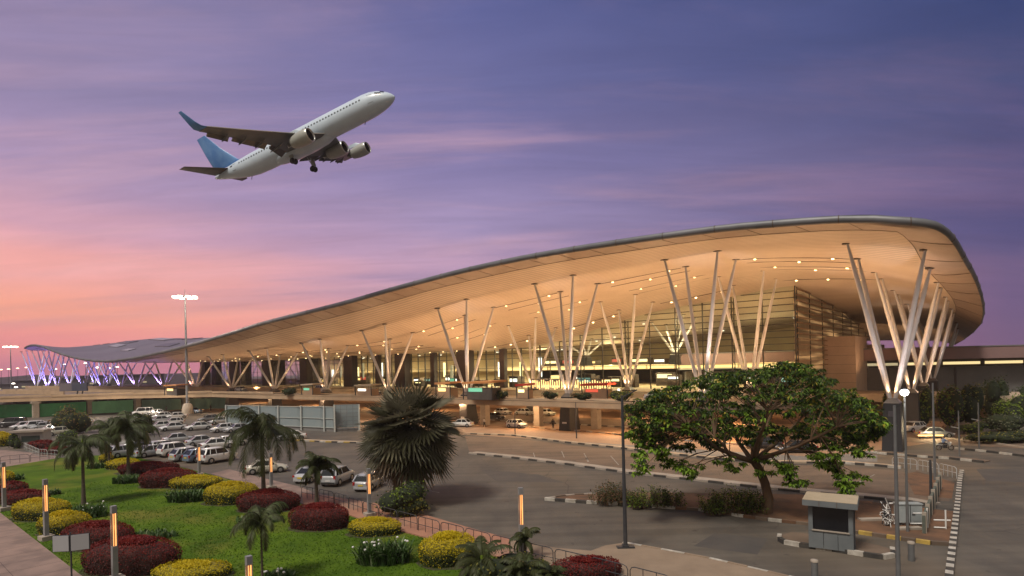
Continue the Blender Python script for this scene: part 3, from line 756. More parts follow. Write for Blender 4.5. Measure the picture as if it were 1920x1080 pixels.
for i in range(46):
    s0 = 24 + i * 5.0 + rr.uniform(-1.5, 1.5); w_ = rr.uniform(2.6, 4.6); h_ = rr.uniform(1.6, 3.4); t0 = rr.uniform(38, 56)
    b = MB(); b.box(T(s0, t0, 5.55 + h_ / 2), (w_, 2, h_), 0)
    b.box(T(s0, t0 - 1.02, 5.55 + h_ * rr.uniform(.55, .8)), (w_ * .85, .05, h_ * rr.uniform(.15, .4)), 1)
    g_ = rr.choice(['amber', 'yellow', 'white', 'white', 'green', 'dim', 'amber', 'red', 'teal', 'yellow'])
    b.build('shop_unit', [M['shop_dark'], GL[g_]], TERM)
for i in range(30):
    s0 = 23 + i * 7.4 + rr.uniform(-1, 1); w_ = rr.uniform(3, 5.5); h_ = rr.uniform(1.4, 2.6)
    b = MB(); b.box(T(s0, 66, 10.85 + h_ / 2), (w_, 3, h_), 0); b.box(T(s0, 64.45, 10.85 + h_ * .6), (w_ * .9, .05, h_ * .4), 1)
    b.build('shop_unit', [M['shop_dark'], GL[rr.choice(['amber', 'amber', 'yellow', 'dim', 'white', 'red', 'dim'])]], TERM)
for i in range(34):       # hanging and wall lights inside
    s0 = 22 + rr.uniform(0, 225); t0 = rr.uniform(38, 90); zt = soffit(s0, t0) - .5
    b = MB(); b.lathe([(0, -.08), (.3, -.05), (.3, .1), (0, .12)], 8, 0, c=T(s0, t0, zt)); b.build('hall_lamp', GL['white'], TERM)
for s0 in list(range(88, 250, 9)):
    b = MB(); hh = rr.uniform(3, 6.5); b.box(T(s0 + rr.uniform(-2, 2), rr.uniform(40, 56), 9 + hh / 2 - 1), (rr.uniform(.5, 1.2), .4, hh), 0); b.build('light_column', GL[rr.choice(['yellow', 'dim', 'yellow', 'dim', 'white'])], TERM)

# ---- ceiling slots with downlights
M['slot'] = mat('slot', (.045, .035, .03), .8)
LAMPW = glow('downlight', (1, .72, .34), 9)
for k_ in range(-1, 9):
    for (t0, t1) in ((4.5, 8.5), (15.5, 19.5), (29.5, None)):
        for tq in (t0, t1):
            if tq is None: continue
            s0, s1 = 24.2 * k_ + 5, 24.2 * k_ + 20
            if k_ == -1: s0, s1 = max(s0, -5 + 4), -1 + 2
            if s1 - s0 < 3: continue
            if tq > 24 and s0 > 150: continue
            b = MB(); n = 6
            b.tube([T(s0 + (s1 - s0) * q / n, tq, soffit(s0 + (s1 - s0) * q / n, tq) - .0) for q in range(n + 1)], .06, 4, 0)
            b.build('ceiling_slot', M['slot'], TERM)
        for q in (.15, .5, .85):
            s_ = 24.2 * k_ + 5 + 15 * q; tq = t0 if (q != .5 or t1 is None) else t1
            if s_ < 0: continue
            b = MB(); b.lathe([(0, -.06), (.17, -.05), (.17, .1)], 10, 0, c=T(s_, tq + .5, soffit(s_, tq + .5) - .05)); b.build('downlight', LAMPW, TERM)
        if k_ >= 0 and t0 < 20:
            s_ = 24.2 * k_ + 12.5
            lamp('SPOT', W(s_, t0 + 2, soffit(s_, t0 + 2) - .4), 2600, (1, .66, .34), (0, 0, -1), .25, 120)
# ---- uplights at the plinths and mid-bays, then added spots on the struts
WARM = (1, .57, .28)
def uplights(s, t, e, col=WARM, z=7.3):
    lamp('SPOT', W(s, t - 1.0, z), e, col, (0, 0, 1), .35, 165, blend=.35)
UP = 5000
for k_ in range(0, 8):
    zf = (soffit(24.2 * k_, 0) - 7) / 19
    uplights(24.2 * k_, 0, UP * .05 * max(.6, zf));  
    uplights(24.2 * k_ + 12.1, 1.5, UP * 1.35 * max(.09, zf ** 1.7), z=6.2)
    if k_ < 4: uplights(24.6 * k_, 24, UP * .05 * zf); uplights(24.2 * k_ + 12.1, 16, UP * 1.1 * zf ** 1.7, z=6.2)
    if 3 < k_: uplights(24.2 * k_, 22, UP * .8 * max(.10, zf ** 1.9), z=6.2)
for t_ in (36, 60, 84, 108): uplights(6, t_, UP * .42, z=6.4)
uplights(3, 10, UP * .5, z=6.4)
VIO = (.30, .22, 1)
for k_ in (8, 9, 10): uplights(24.2 * k_, -1.5, 700 if k_ == 8 else 1600, (1, .5, .36) if k_ == 8 else (.55, .35, 1)); uplights(24.2 * k_ + 12, 20, 600, WARM)
for s_, t_ in VLEFT: uplights(s_, t_ - 2.5, 4200, VIO, z=6.6)
for s_ in (318, 290, 262): uplights(s_, 44, 1500, VIO)
for k_, e_ in ((0, 2.3), (1, 2.0), (2, 1.6), (3, 1.2), (4, .8), (5, .6)):
    s_ = 24.2 * k_; lamp('SPOT', W(s_ - 1, -5.2, 6.6 if k_ else 2.5), 2600 * e_, (1, .84, .78), W(0, 0, 0) - W(0, -3, 0) + Vector((0, 0, 9)), .2, 42, blend=.8)  # added spots that whiten the front struts
for t_ in (24, 48, 72): lamp('SPOT', W(-4.5, t_ - 5, 3.0), 3600, (1, .84, .78), Vector((-.25, .28, 1)), .2, 44, blend=.8)  # more added spots, for the struts along the right side
# ---- hall lighting
for s0 in (34, 56, 80, 105, 130, 155, 180, 205, 232):
    if s0 < 110: lamp('AREA', W(s0 + 6, 44, soffit(s0 + 6, 44) - 1.2), 5200, (1, .80, .48), (0, 0, -1), 5); lamp('SPOT', W(s0 - 8, 42, 6.2), 1500, (1, .74, .42), (0, 0, 1), .4, 170, blend=.3)
    lamp('AREA', W(s0, 50, min(soffit(s0, 50), soffit(s0, 60)) - 1.0), 6000, (1, .76, .42), (0, 0, -1), 5)
    lamp('SPOT', W(s0, 46, 6.2), 1900, (1, .70, .38), (0, 0, 1), .4, 170, blend=.3); lamp('POINT', W(s0, 72, 13.6), 3500, (1, .74, .38), None, .5)
# ---- lamps beneath the elevated road
for s0 in (20, 38, 56, 74, 95, 120, 150, 185):
    lamp('POINT', W(s0, -2, 4.2), 2500, (1, .58, .28), None, .2)
    lamp('POINT', W(s0 + 8, 20, 4.2), 2600, (1, .58, .26), None, .2)
# ================================================================== ELEVATED ROAD
deck = [(24, -7.2), (57, -6.6), (94, -7), (128, -10), (159, -10.5), (179, -23), (194.5, -38), (203, -48), (250, -92), (262, -84), (240, -50), (345, -20), (345, 34), (19.5, 34), (12, 26), (10, 6), (14, -4)]
DZ = 5.5
b = MB(); b.prism([W(*q)[:2] for q in deck], DZ - .95, DZ - .02, 0); 
M['deck'] = mat('deck', (.20, .15, .11), .75, (.15, .11, .08), .25, 8, bump=.05)
M['deck_beam'] = mat('deck_beam', (.44, .31, .20), .8, (.34, .24, .155), .3, 7)
er = tag(b.build('elevated_road', M['deck']), kind='structure')
b = MB()
for i in range(0, 8):
    a, c = W(*deck[i], DZ + .10), W(*deck[i + 1], DZ + .10); b.beam(a, c, .3, .22)
tag(b.build('deck_kerb', M['deck_beam']), kind='structure')
b = MB()
for i in range(0, 8):
    a, c = W(*deck[i], DZ - .5), W(*deck[i + 1], DZ - .5); o_ = V.to_3d() * -.16; b.beam(a + o_, c + o_, .28, .8)
    if i > 2: b.beam(W(*deck[i], DZ + .62) + o_, W(*deck[i + 1], DZ + .42) + o_, .25, .5)
tag(b.build('deck_edge_beam', M['deck_beam']), kind='structure')
b = MB()
for a, c, h_ in (((150, 2), (340, -12), 1.3), ((185, -12), (300, -28), .9), ((215, -30), (300, -42), 1.1)):
    b.beam(W(*a, DZ + h_ / 2), W(*c, DZ + h_ / 2), .3, h_)
tag(b.build('ramp_wall', M['deck_beam']), kind='structure')
b = MB(); b.prism([W(*q)[:2] for q in [(30, -3.8), (330, -3.8), (330, 3.4), (30, 3.4)]], DZ, DZ + .14); b.prism([W(*q)[:2] for q in [(19.5, 22), (330, 22), (330, 33.8), (19.5, 33.8)]], DZ, DZ + .14)
tag(b.build('deck_pavement', M['concrete_warm']), kind='structure')
# upper ramp that closes the view at the left
M['tan_wall'] = mat('tan_wall', (.34, .25, .18), .8, (.27, .20, .14), .3, 7)
pier_names = ['at the end near the booth', 'second from the ramp end']
def pier(x, y, lab, w_=1.5, zt=DZ - .9):
    p = G(x, y); t = thing('bridge_pier', lab, 'pier', (p.x, p.y, 0), TERM.rotation_euler.z, 'square piers carrying the elevated road')
    b = MB(); b.box((0, 0, zt / 2), (w_, w_, zt), 0); b.build('shaft', M['concrete'], t)
    b = MB(); b.box((0, 0, zt - .35), (w_ + .8, w_ + .8, .66), 0); b.build('pier_head', M['concrete'], t)
for x, y, lab in ((67, 783, 'pinkish square pier between the green hoardings, leftmost under the elevated road'), (168, 776, 'square concrete pier beside the brightest green hoarding'), (258, 773, 'square concrete pier left of the teal hoarding'), (348, 770, 'square concrete pier just left of the tall floodlight mast'),
                  (910, 797, 'pier of the elevated road closest to the fan palm crown'), (1010, 799, 'grey square pier to the right of the passing white hatchback'), (1118, 804, 'grey square pier between the black plinth and the spreading tree'), (790, 792, 'square pier hidden mostly behind the fan palm')):
    pier(x, y, lab, 1.35)

# ================================================================== FAR BUILDINGS AND HORIZON
M['hill'] = mat('hill', (.06, .045, .06), .95, (.045, .035, .045), .01, 5)
hb = MB(); rr = random.Random(5); P = []
for i in range(90):
    x = -900 + i * 22; P.append((x, 430 + 14 * math.sin(i * .21), 9.5 + 2.5 * mnoise.noise(Vector((i * .23, 0, 0))) + 3 * mnoise.noise(Vector((i * .9, 3, 0)))))
hb.grid([[(x, y, -1) for x, y, z in P], [(x, y + 4, z) for x, y, z in P], [(x, y + 20, z + 1) for x, y, z in P], [(x, y + 45, -1) for x, y, z in P]], 0, True)
structure('hills', hb, M['hill'])
M['bldg_far'] = mat('far_building', (.10, .085, .10), .85, (.07, .06, .075), .1, 5)
for i, (x, w_, h_, lab) in enumerate(((95, 34, 8, 'low dark far building behind the leftmost violet columns'), (40, 26, 6, 'low dark shed on the horizon right of the far floodlight mast'), (150, 30, 9, 'dark far building seen between the violet columns'), (230, 44, 10, 'dark block beyond the violet lit roof end'))):
    a_, b_ = ray(x, 712); y = 390; t = thing('far_building', lab, 'building', (a_ * y, y, 0), .3)
    b = MB(); b.box((0, 0, h_ / 2), (w_, 16, h_), 0); b.build('wall', M['bldg_far'], t)
    b = MB(); b.box((0, 0, h_ + .3), (w_ + 1, 17, .6), 0); b.build('roof', M['bldg_far'], t)
    for q in range(3):
        b = MB(); b.box((-w_ / 3 + q * w_ / 3, -8.05, h_ * .55), (2.4, .1, .8), 0); b.build('window', GL['dim'], t)
# building at the right
M['fascia'] = mat('fascia', (.23, .14, .135), .6, (.19, .115, .11), .1, 5)
GL['annex'] = glow('lit_annex', (1, .76, .36), 1.1)
M['conc_dark'] = mat('concrete_dark', (.20, .19, .185), .85, (.15, .145, .14), .15, 7)
t = thing('airport_annex', 'long flat-roofed annex with reddish fascia and a lit window band', 'building', (105, 150, 0), R(-12))
b = MB(); b.box((0, 0, 4.4), (120, 24, 8.8), 0); b.build('wall', M['conc_dark'], t)
b = MB(); b.box((0, -1.5, 11.9), (124, 29, 2.6), 0, taper=.985); b.box((0, -1.2, 13.35), (124.6, 29.4, .24), 1); b.build('roof', [M['fascia'], M['conc_dark']], t)
b = MB(); b.box((0, 1, 9.8), (118, 22, 1.8), 0); b.build('upper_wall', M['shop_dark'], t)
for i in range(14):
    b = MB(); b.box((-58 + 8.6 * i, -10.15, 9.6), (7.6, .15, .62), 0); b.build('window', GL['annex' if i % 4 != 1 else 'dim'], t)
for i in range(9):
    b = MB(); b.box((-56 + 14 * i, -12.04, 4.4), (.4, .12, 8.6), 0); b.build('pilaster', M['pylon'], t)
for s_, t_ in ((168, -16), (180, -26), (188, -40), (198, -56)): lamp('POINT', W(s_ - 3, t_ - 7, 3.4), 1000, (1, .80, .58), None, .3)
lamp('POINT', (70, 135, 8.2), 500, (.85, 1, .85), None, .3)
# stone terrace beside the glass corner
t = thing('terrace', 'low lit stone terrace below the block beside the glass corner', 'terrace', tuple(W(8, 52)), TERM.rotation_euler.z)
b = MB(); b.box((4, 0, 3.6), (36, 14, 1.5), 0); b.build('slab', M['concrete_warm'], t)
b = MB(); b.box((4, 2, 1.4), (32, 9, 2.8), 0); b.build('wall', M['basement'], t)
lamp('POINT', W(10, 40, 9), 900, (1, .6, .32), None, .3); lamp('POINT', W(6, 14, 6), 900, (1, .58, .3), None, .3); lamp('POINT', W(-4, 46, 8), 600, (1, .62, .36), None, .3)

# ================================================================== HOARDINGS
def ground_rot(p, q): d_ = q - p; return math.atan2(d_.y, d_.x)
M['green'] = mat('green_sheet', (.025, .22, .07), .6, (.02, .15, .05), .5, 4)
M['green_lt'] = mat('green_sheet_pale', (.15, .42, .22), .6, (.12, .34, .18), .5, 4)
M['teal'] = mat('teal_sheet', (.17, .30, .24), .6, (.14, .25, .2), .5, 4)
def hoarding(a, c, h, m, lab, grp):
    p, q = G(*a), G(*c); L_ = (q - p).length
    t = thing('site_hoarding', lab, 'hoarding', tuple(p), ground_rot(p, q), grp)
    b = MB(); n = max(4, int(L_ / .8))
    rows_ = [[(L_ * i / n, .05 * (i % 2), z) for i in range(n + 1)] for z in (.05, h)]
    b.grid(rows_, 0, False); b.build('sheet', m, t)
    b = MB()
    for i in range(int(L_ / 3) + 1): b.box((i * 3, .16, h / 2), (.1, .1, h), 0)
    b.box((L_ / 2, .16, h - .3), (L_, .06, .08)); b.build('frame', M['steel_dark'], t)
gh = 'sheet hoardings under the elevated road'
hoarding((-40, 785), (60, 782), 3.7, M['green'], 'dark green hoarding at the far left end, behind the parked dark van', gh)
hoarding((75, 782), (162, 777), 3.7, M['green'], 'dark green hoarding behind the brownish round tree', gh)
hoarding((173, 776), (250, 772), 3.6, M['green_lt'], 'bright pale green hoarding between two piers', gh)
hoarding((266, 771), (340, 768), 3.4, M['teal'], 'dull teal hoarding right of the bright green one', gh)
hoarding((356, 768), (424, 766), 3.4, M['teal'], 'dull teal hoarding behind the tall floodlight mast', gh)
M['panel'] = mat('site_panel', (.22, .27, .29), .55, (.25, .29, .30), .4, 6)
M['panel_post'] = mat('panel_post', (.44, .46, .44), .6)
def fence_bay(a, c, h, lab, lattice=False):
    p, q = G(*a), G(*c); L_ = (q - p).length
    t = thing('site_hoarding_bay', lab, 'construction panel', tuple(p), ground_rot(p, q), 'tall grey site panels behind the car park')
    b = MB(); rows_ = [[(x, y, z) for x, y in ((0, .0), (L_ * .02, .12), (L_ * .80, .12), (L_ * .93, .42), (L_, .0))] for z in (.7, h)]
    if lattice: rows_ = [[(0, .9, z), (L_, .9, z)] for z in (.7, h)]
    b.grid(rows_, 0, False); b.box((L_ / 2, .25, .33), (L_, .2, .7), 1); b.build('sheet', [M['panel'], M['conc_dark']], t)
    b = MB(); b.box((0, -.08, h / 2), (.28, .22, h + .2), 0); b.build('post', M['panel_post'], t)
    b = MB()
    if lattice:
        for i in range(5): b.beam((L_ * i / 4, 0, .3), (L_ * i / 4, 0, h), .07, .07)
        for i in range(7): b.beam((0, 0, .6 + i * (h - .7) / 6), (L_, 0, .6 + i * (h - .7) / 6), .07, .07)
        b.beam((0, 0, .4), (L_ * .4, .7, 2.2), .08, .08)
    else:
        b.box((L_ / 2, .1, h - .06), (L_, .12, .12)); b.box((L_ / 2, .02, h * .52), (L_ * .96, .07, .1)); b.box((L_ / 2, .02, .74), (L_ * .96, .07, .1))
    b.build('rail', M['steel'] if lattice else M['panel_post'], t)
    return t
fence_bay((425, 801), (452, 802), 4.6, 'grey site panel at the end behind the parked silver cars')
fence_bay((452, 802), (487, 803.5), 4.6, 'grey site panel directly behind the feathery palm crown')
fence_bay((487, 803.5), (523, 805), 4.6, 'grey site panel at the right edge of the palm crown')
fence_bay((523, 805), (566, 807), 4.6, 'grey site panel above the white car by the kerb')
fence_bay((566, 807), (609, 809), 4.7, 'grey site panel with a plain mid rail, second from the scaffold bay')
fence_bay((609, 809), (628, 810), 4.7, 'narrow grey site panel touching the scaffold bay')
fence_bay((628, 810), (674, 808.5), 5.0, 'taller grey site panel with a scaffold grid in front', True)
b = MB(); p = G(674, 808.5); t = thing('site_post', 'pale end post of the scaffold bay next to the fan palm', 'post', tuple(p)); b.box((0, 0, 2.5), (.26, .26, 5.0)); b.build('shaft', M['panel_post'], t)
b = MB(); b.box((0, 0, .1), (.6, .6, .2)); b.build('foot', M['concrete'], t)

# ================================================================== BILLBOARD ON THE RAMP
p = G(147, 741, DZ); t = thing('billboard', 'dark double billboard on black legs in front of the violet columns', 'billboard', tuple(p), R(-12))
b = MB(); b.box((.6, 0, 2.5), (5.4, .5, 2.5)); b.build('panel', mat('board_dark', (.06, .065, .10), .5), t)
b = MB(); b.box((-4.6, .3, 2.4), (4.8, .4, 2.4)); b.build('panel', mat('board_grey', (.15, .13, .15), .5), t)
for x in (-.6, 1.2): b = MB(); b.beam((x, 0, 0), (x + .5, 0, 1.4), .22, .22); b.build('leg', M['steel_dark'], t)
b = MB(); b.beam((0, .4, 3.7), (1.6, .4, 5.6), .2, .2); b.beam((2.2, .4, 3.7), (1.6, .4, 5.6), .2, .2); b.build('brace', M['steel_dark'], t)

# ================================================================== ON THE DECK
def stall(px, py, w_, d_, h_, canopy, sign, lab, rz=0.0):
    p = G(px, py, DZ + .14); t = thing('kiosk', lab, 'kiosk', tuple(p), TERM.rotation_euler.z + rz)
    b = MB(); b.box((0, 0, h_ * .36), (w_ * .8, d_ * .7, h_ * .72)); b.build('counter', M['basement'] if w_ < 7 else M['shop_dark'], t)
    b = MB(); b.add([(-w_ / 2, -d_ / 2, h_), (w_ / 2, -d_ / 2, h_ * 1.06), (w_ / 2, d_ / 2, h_ * 1.1), (-w_ / 2, d_ / 2, h_ * 1.02), (-w_ / 2, -d_ / 2, h_ + .35), (w_ / 2, -d_ / 2, h_ * 1.06 + .35), (w_ / 2, d_ / 2, h_ * 1.1 + .35), (-w_ / 2, d_ / 2, h_ * 1.02 + .35)], [(0, 1, 5, 4), (4, 5, 6, 7), (3, 2, 1, 0), (1, 2, 6, 5), (2, 3, 7, 6), (3, 0, 4, 7)]); b.build('canopy', canopy, t)
    for x in (-w_ / 2 + .2, w_ / 2 - .2): b = MB(); b.box((x, -d_ / 2 + .2, h_ / 2), (.15, .15, h_)); b.build('post', M['steel_dark'], t)
    b = MB(); b.box((-w_ * .12, -d_ * .36, h_ * .62), (w_ * .45, .08, h_ * .24)); b.build('sign', sign, t)
    return t
M['orange_can'] = mat('orange_canopy', (.55, .25, .09), .6, (.48, .2, .07), 1, 4)
M['red_can'] = mat('red_canopy', (.45, .035, .02), .6, (.36, .03, .02), 1, 4)
stall(908, 748.5, 7.2, 4, 2.8, M['orange_can'], GL['green'], 'dark kiosk with an orange canopy and green sign beside the black plinth')
stall(1122, 746, 5.4, 3, 2.1, M['red_can'], GL['red'], 'low red-roofed kiosk under the yellow light fringe')
stall(985, 747, 3.0, 2, 2.2, M['red_can'], GL['yellow'], 'small red kiosk with yellow sign between two black plinths')
stall(840, 746, 4.2, 3, 2.6, M['orange_can'], GL['amber'], 'small orange kiosk just behind the fan palm top')
stall(690, 741, 6, 3, 2.0, M['concrete_warm'], GL['white'], 'long pale counter kiosk with white lights left of the fan palm')
stall(330, 741, 8, 3, 2.4, M['orange_can'], GL['amber'], 'orange-roofed shelter on the ramp near the violet columns')
stall(585, 740, 5, 3, 2.2, M['concrete_warm'], GL['green'], 'pale kiosk with green sign between two dark pylons')
p = G(1068, 742, DZ + .14); t = thing('light_curtain', 'row of glowing yellow strips hung over the entrance', 'light fringe', tuple(p), TERM.rotation_euler.z)
for i in range(34):
    b = MB(); b.box((-8.5 + i * .52, 0, 2.1 + .25 * math.sin(i * 1.7)), (.14, .1, 1.5)); b.build('light_strip', GL['amber'], t)
b = MB(); b.box((0, 0, 3.1), (18, .3, .2)); b.build('rail', M['steel_dark'], t)
for x in (-8.8, 0, 8.8): b = MB(); b.box((x, 0, 1.55), (.14, .14, 3.1)); b.build('post', M['steel_dark'], t)
for i, (x, y, lab) in enumerate(((926, 748, 'white globe lamp on the deck edge beside the orange kiosk'), (891, 748, 'tiny white globe lamp at the black plinth foot'), (1160, 741, 'small white globe lamp close to the black plinth with red mark'))):
    p = G(x, y, DZ + .12); t = thing('globe_lamp', lab, 'lamp', tuple(p), 0, 'globe lamps on the deck')
    b = MB(); b.tube([(0, 0, 0), (0, 0, .7)], .06, 6); b.build('post', M['steel_dark'], t)
    b = MB(); b.lathe([(0, .6), (.22, .7), (.32, .9), (.22, 1.12), (0, 1.22)], 10, 0); b.build('globe', GL['white'], t)

# ================================================================== POLES AND LAMPS
def mast(px, py, h, lab, loc=None, s=1.0):
    p = G(px, py) if loc is None else Vector(loc)
    t = thing('floodlight_mast', lab, 'floodlight mast', tuple(p), 0, 'high floodlight masts')
    b = MB(); b.tube([(0, 0, 0), (0, 0, 2.6), (0, 0, 3.2), (0, 0, h)], [.85 * s, .6 * s, .42 * s, .17 * s], 12); b.build('pole', M['steel'], t)
    if s == 1.0: b = MB(); b.lathe([(1.6, 0), (1.5, .9), (1.15, 2.6), (.6, 3.0)], 12); b.build('base', M['concrete'], t)
    b = MB(); b.lathe([(1.9, h - .6), (2.0, h - .5), (1.9, h - .4)], 18); 
    for k in range(6): a = k * PI / 3; b.beam((0, 0, h - .5), (1.9 * math.cos(a), 1.9 * math.sin(a), h - .5), .08, .08)
    b.tube([(0, 0, h - .5), (0, 0, h + 1.6)], .05, 5); b.build('lamp_ring', M['steel'], t)
    for k in range(8):
        a = k * PI / 4; c_ = (2.6 * math.cos(a), 2.6 * math.sin(a), h - .55)
        f = MB(); f.box((c_[0], c_[1], c_[2] + .2), (.8, .8, .2)); f.box((c_[0], c_[1], c_[2] - .1), (.9, .9, .42), 1)
        f.build('floodlight', [M['steel_dark'], GL_FLOOD], t)
    return t
GL_FLOOD = glow('flood_glow', (1, .86, .58), 22)
p = G(352, 776); a_, b_ = ray(351, 553); hm = EYE + b_ * p.y
mast(352, 776, hm, 'tall floodlight mast standing behind the parked cars, its lamps lit')
lamp('POINT', (p.x + 4, p.y - 9, hm - 1.5), 9000, (1, .82, .6), None, .5)
a_, b_ = ray(21, 716); y = 330; hf = EYE + ray(21, 648)[1] * y
mast(0, 0, hf, 'distant lit floodlight mast beyond the end of the roof', (a_ * y, y, 0), .9)
M['pole'] = mat('pole_grey', (.17, .175, .18), .5, (.13, .135, .14), 1.4, 5, metal=.3)
def pole(px, py, top, lab, r=.075, base=False, arms=None, dark=False):
    p = G(px, py); h = EYE + ray(px, top)[1] * p.y
    t = thing('lamp_pole', lab, 'pole', tuple(p), 0)
    b = MB(); b.tube([(0, 0, 0), (0, 0, h * .45), (0, 0, h)], [r * 1.35, r * 1.1, r * .8], 10); b.build('shaft', M['steel_dark'] if dark else M['pole'], t)
    if base:
        b = MB(); b.box((0, 0, .10), (1.1, .5, .2)); b.box((0, 0, .25), (.4, .4, .12)); b.build('base_plate', M['steel_dark'], t)
    return t, h
t, h = pole(1173, 1030, 742, 'slim dark pole with a base plate on the footpath corner', .10, True, dark=True)
b = MB(); b.beam((0, 0, h - .1), (1.0, .2, h + .35), .07, .05); b.build('arm', M['steel_dark'], t)
t, h = pole(1685, 1100, 760, 'thick grey pole at the bottom edge, passing in front of the black plinth', .085)
t, h = pole(1702, 1000, 740, 'grey pole carrying the bright white round lamp', .07)
p = Vector(t.location)
b = MB(); b.lathe([(0, h - .1), (.22, h + .02), (.26, h + .2), (.16, h + .34), (0, h + .38)], 14); b.build('lamp_head', glow('lamp_white', (1, .97, .86), 16), t)
b = MB(); b.lathe([(.2, h + .36), (.08, h + .46), (0, h + .48)], 12); b.build('lamp_cap', M['steel_dark'], t)
lamp('POINT', (p.x, p.y, h - .5), 160, (1, .95, .85), None, .4)
t, h = pole(1753, 900, 718, 'tall thin grey pole behind the white guard rails', .09)
t, h = pole(1746, 940, 862, 'short dark post on the dirt patch', .10, dark=True)
for x, yb, yt, lab in ((1799, 856, 770, 'slender pole with a small white arm near the clipped shrubs, left one'), (1836, 842, 755, 'slender pole with a small white arm near the clipped shrubs, right one')):
    t, h = pole(x, yb, yt, lab, .07)
    b = MB(); b.beam((0, 0, h * .62), (-1.1, -.3, h * .66), .08, .05); b.build('arm', M['white_paint'], t)
t, h = pole(1081, 822, 754, 'thin dark pole in front of the elevated road beside a black plinth', .07, dark=True)
t, h = pole(966, 816, 774, 'short thin dark pole right beside the white hatchback', .06, dark=True)
for (x, y, r_) in ((1708, 1016, 'stout grey bollard post below the tall thick pole'), (1527, 1050, 'faint grey bollard post at the bottom edge in front of the booth')):
    p = G(x, y, 1.1)
    t = thing('bollard', r_, 'bollard', (p.x, p.y, 0)); b = MB(); b.tube([(0, 0, 0), (0, 0, 1.05)], .17, 12); b.build('shaft', M['pole'], t)
    b = MB(); b.lathe([(.19, 1.0), (.19, 1.12), (0, 1.16)], 12); b.build('cap', M['concrete'], t)
p = G(1745, 823); t = thing('light_bar', 'low glowing amber light strip near the grey saloon by the clipped trees', 'light', tuple(p), R(-8))
b = MB(); b.box((0, 0, .5), (3.2, .2, .22)); b.build('diffuser', GL['amber'], t)
for x in (-1.4, 1.4): b = MB(); b.box((x, 0, .2), (.1, .1, .4)); b.build('leg', M['steel_dark'], t)
b = MB(); b.box((0, .02, .64), (3.3, .26, .05)); b.build('cover', M['steel_dark'], t)
lamp('POINT', (p.x, p.y - .4, 1.6), 700, (1, .78, .45), None, .3)  # added point lamp over the strip, brightens the clipped trees
# distant street lamps and town lights
for i, (x, y, D_, lab) in enumerate(((2, 693, 300, 'first far street lamp from the left edge, orange lit'), (16, 692, 320, 'second far street lamp from the left edge'), (33, 690.5, 350, 'third far street lamp from the left edge'), (49, 689, 380, 'faint far street lamp just before the violet columns'), (25, 719, 250, 'low white yard lamp under the far mast'), (30, 726, 230, 'lowest white yard lamp under the far mast'), (120, 683, 330, 'bright white lamp beneath the violet roof end'), (182, 689, 260, 'bright lamp near the dip of the roof'), (160, 681, 280, 'brightest lamp under the dip of the front roof edge'), (104, 692, 330, 'small lamp among the violet columns'), (204, 690, 260, 'small lamp right of the roof dip'), (220, 688, 260, 'second small lamp right of the roof dip'))):
    a_, b_ = ray(x, y); h = EYE + b_ * D_
    t = thing('street_lamp', lab, 'street lamp', (a_ * D_, D_, 0), 0, 'distant lit street lamps')
    b = MB(); b.tube([(0, 0, 0), (0, 0, h)], [.13, .08], 6); b.build('pole', M['steel_dark'], t)
    k_ = .5 if D_ > 300 else .42
    b = MB(); b.lathe([(0, h - k_ * .5), (k_ * 1.3, h - k_ * .3), (k_ * 1.3, h + .1), (0, h + k_ * .5)], 8); b.build('lamp_head', GL_FAR if i < 4 else GL_FARW, t) if False else b.build('lamp_head', glow('far_glow', (1, .66, .36) if i < 4 else (1, .9, .75), 6 if i < 4 else 8), t)

# garden light columns
M['col_grey'] = mat('lamp_column', (.24, .24, .25), .5, (.19, .19, .2), 1.3, 5)
GLT = glow('warm_tube', (1, .42, .13), 2.0)
def light_column(px, py, top, lab, lit=None):
    p = G(px, py); h = EYE + ray(px, top)[1] * p.y
    t = thing('garden_light', lab, 'garden light', (p.x, p.y, .03), math.atan2(-p.x, p.y) + .35, 'square garden light columns')
    w_ = .27; l0 = h * .47
    b = MB(); b.box((0, 0, l0 / 2), (w_, w_, l0)); b.build('shaft', M['col_grey'], t)
    b = MB(); b.box((0, 0, h - .22), (w_, w_, .42)); b.build('cap', M['col_grey'], t)
    b = MB()
    for x, y in ((-1, -1), (1, -1), (1, 1), (-1, 1)): b.box((x * w_ * .43, y * w_ * .43, (l0 + h - .42) / 2), (w_ * .14, w_ * .14, h - .42 - l0))
    b.build('corner_bar', M['col_grey'], t)
    for x in (-.062, .062):
        b = MB(); b.tube([(x, -.06, l0 + .02), (x, -.06, h - .44)], .030, 8); b.build('light_tube', GLT, t)
    b = MB(); b.box((0, .02, (l0 + h - .42) / 2), (.05, .05, h - .42 - l0)); b.box((0, .1, (l0 + h - .42) / 2), (w_ * .6, .03, h - .42 - l0)); b.build('inner_plate', mat('amber_plate', (.35, .16, .07), .6), t)
    b = MB(); b.box((0, 0, .16), (.8, .8, .32)); b.build('footing', M['concrete'], t)
    lamp('POINT', (p.x, p.y, h * .72), 22, (1, .55, .25), None, .3)
    return t
for a_ in ((8, 958, 867, 'garden light column at the far left edge in front of dark red hedges'), (87, 1013, 899, 'garden light column between two yellow hedges by the path'), (216, 1092, 949, 'garden light column in front of the big dark red hedge'), (469, 1160, 1043, 'garden light column cut by the bottom edge next to the yellow hedge'),
           (374, 893, 832, 'garden light column in front of the rear row of parked cars'), (693, 969, 879, 'garden light column beside the silver hatchback and path railing'), (979, 1046, 915, 'garden light column with a young palm at its foot near the road'), (509, 917, 850, 'garden light column hidden partly behind the palm trunk')):
    light_column(*a_)

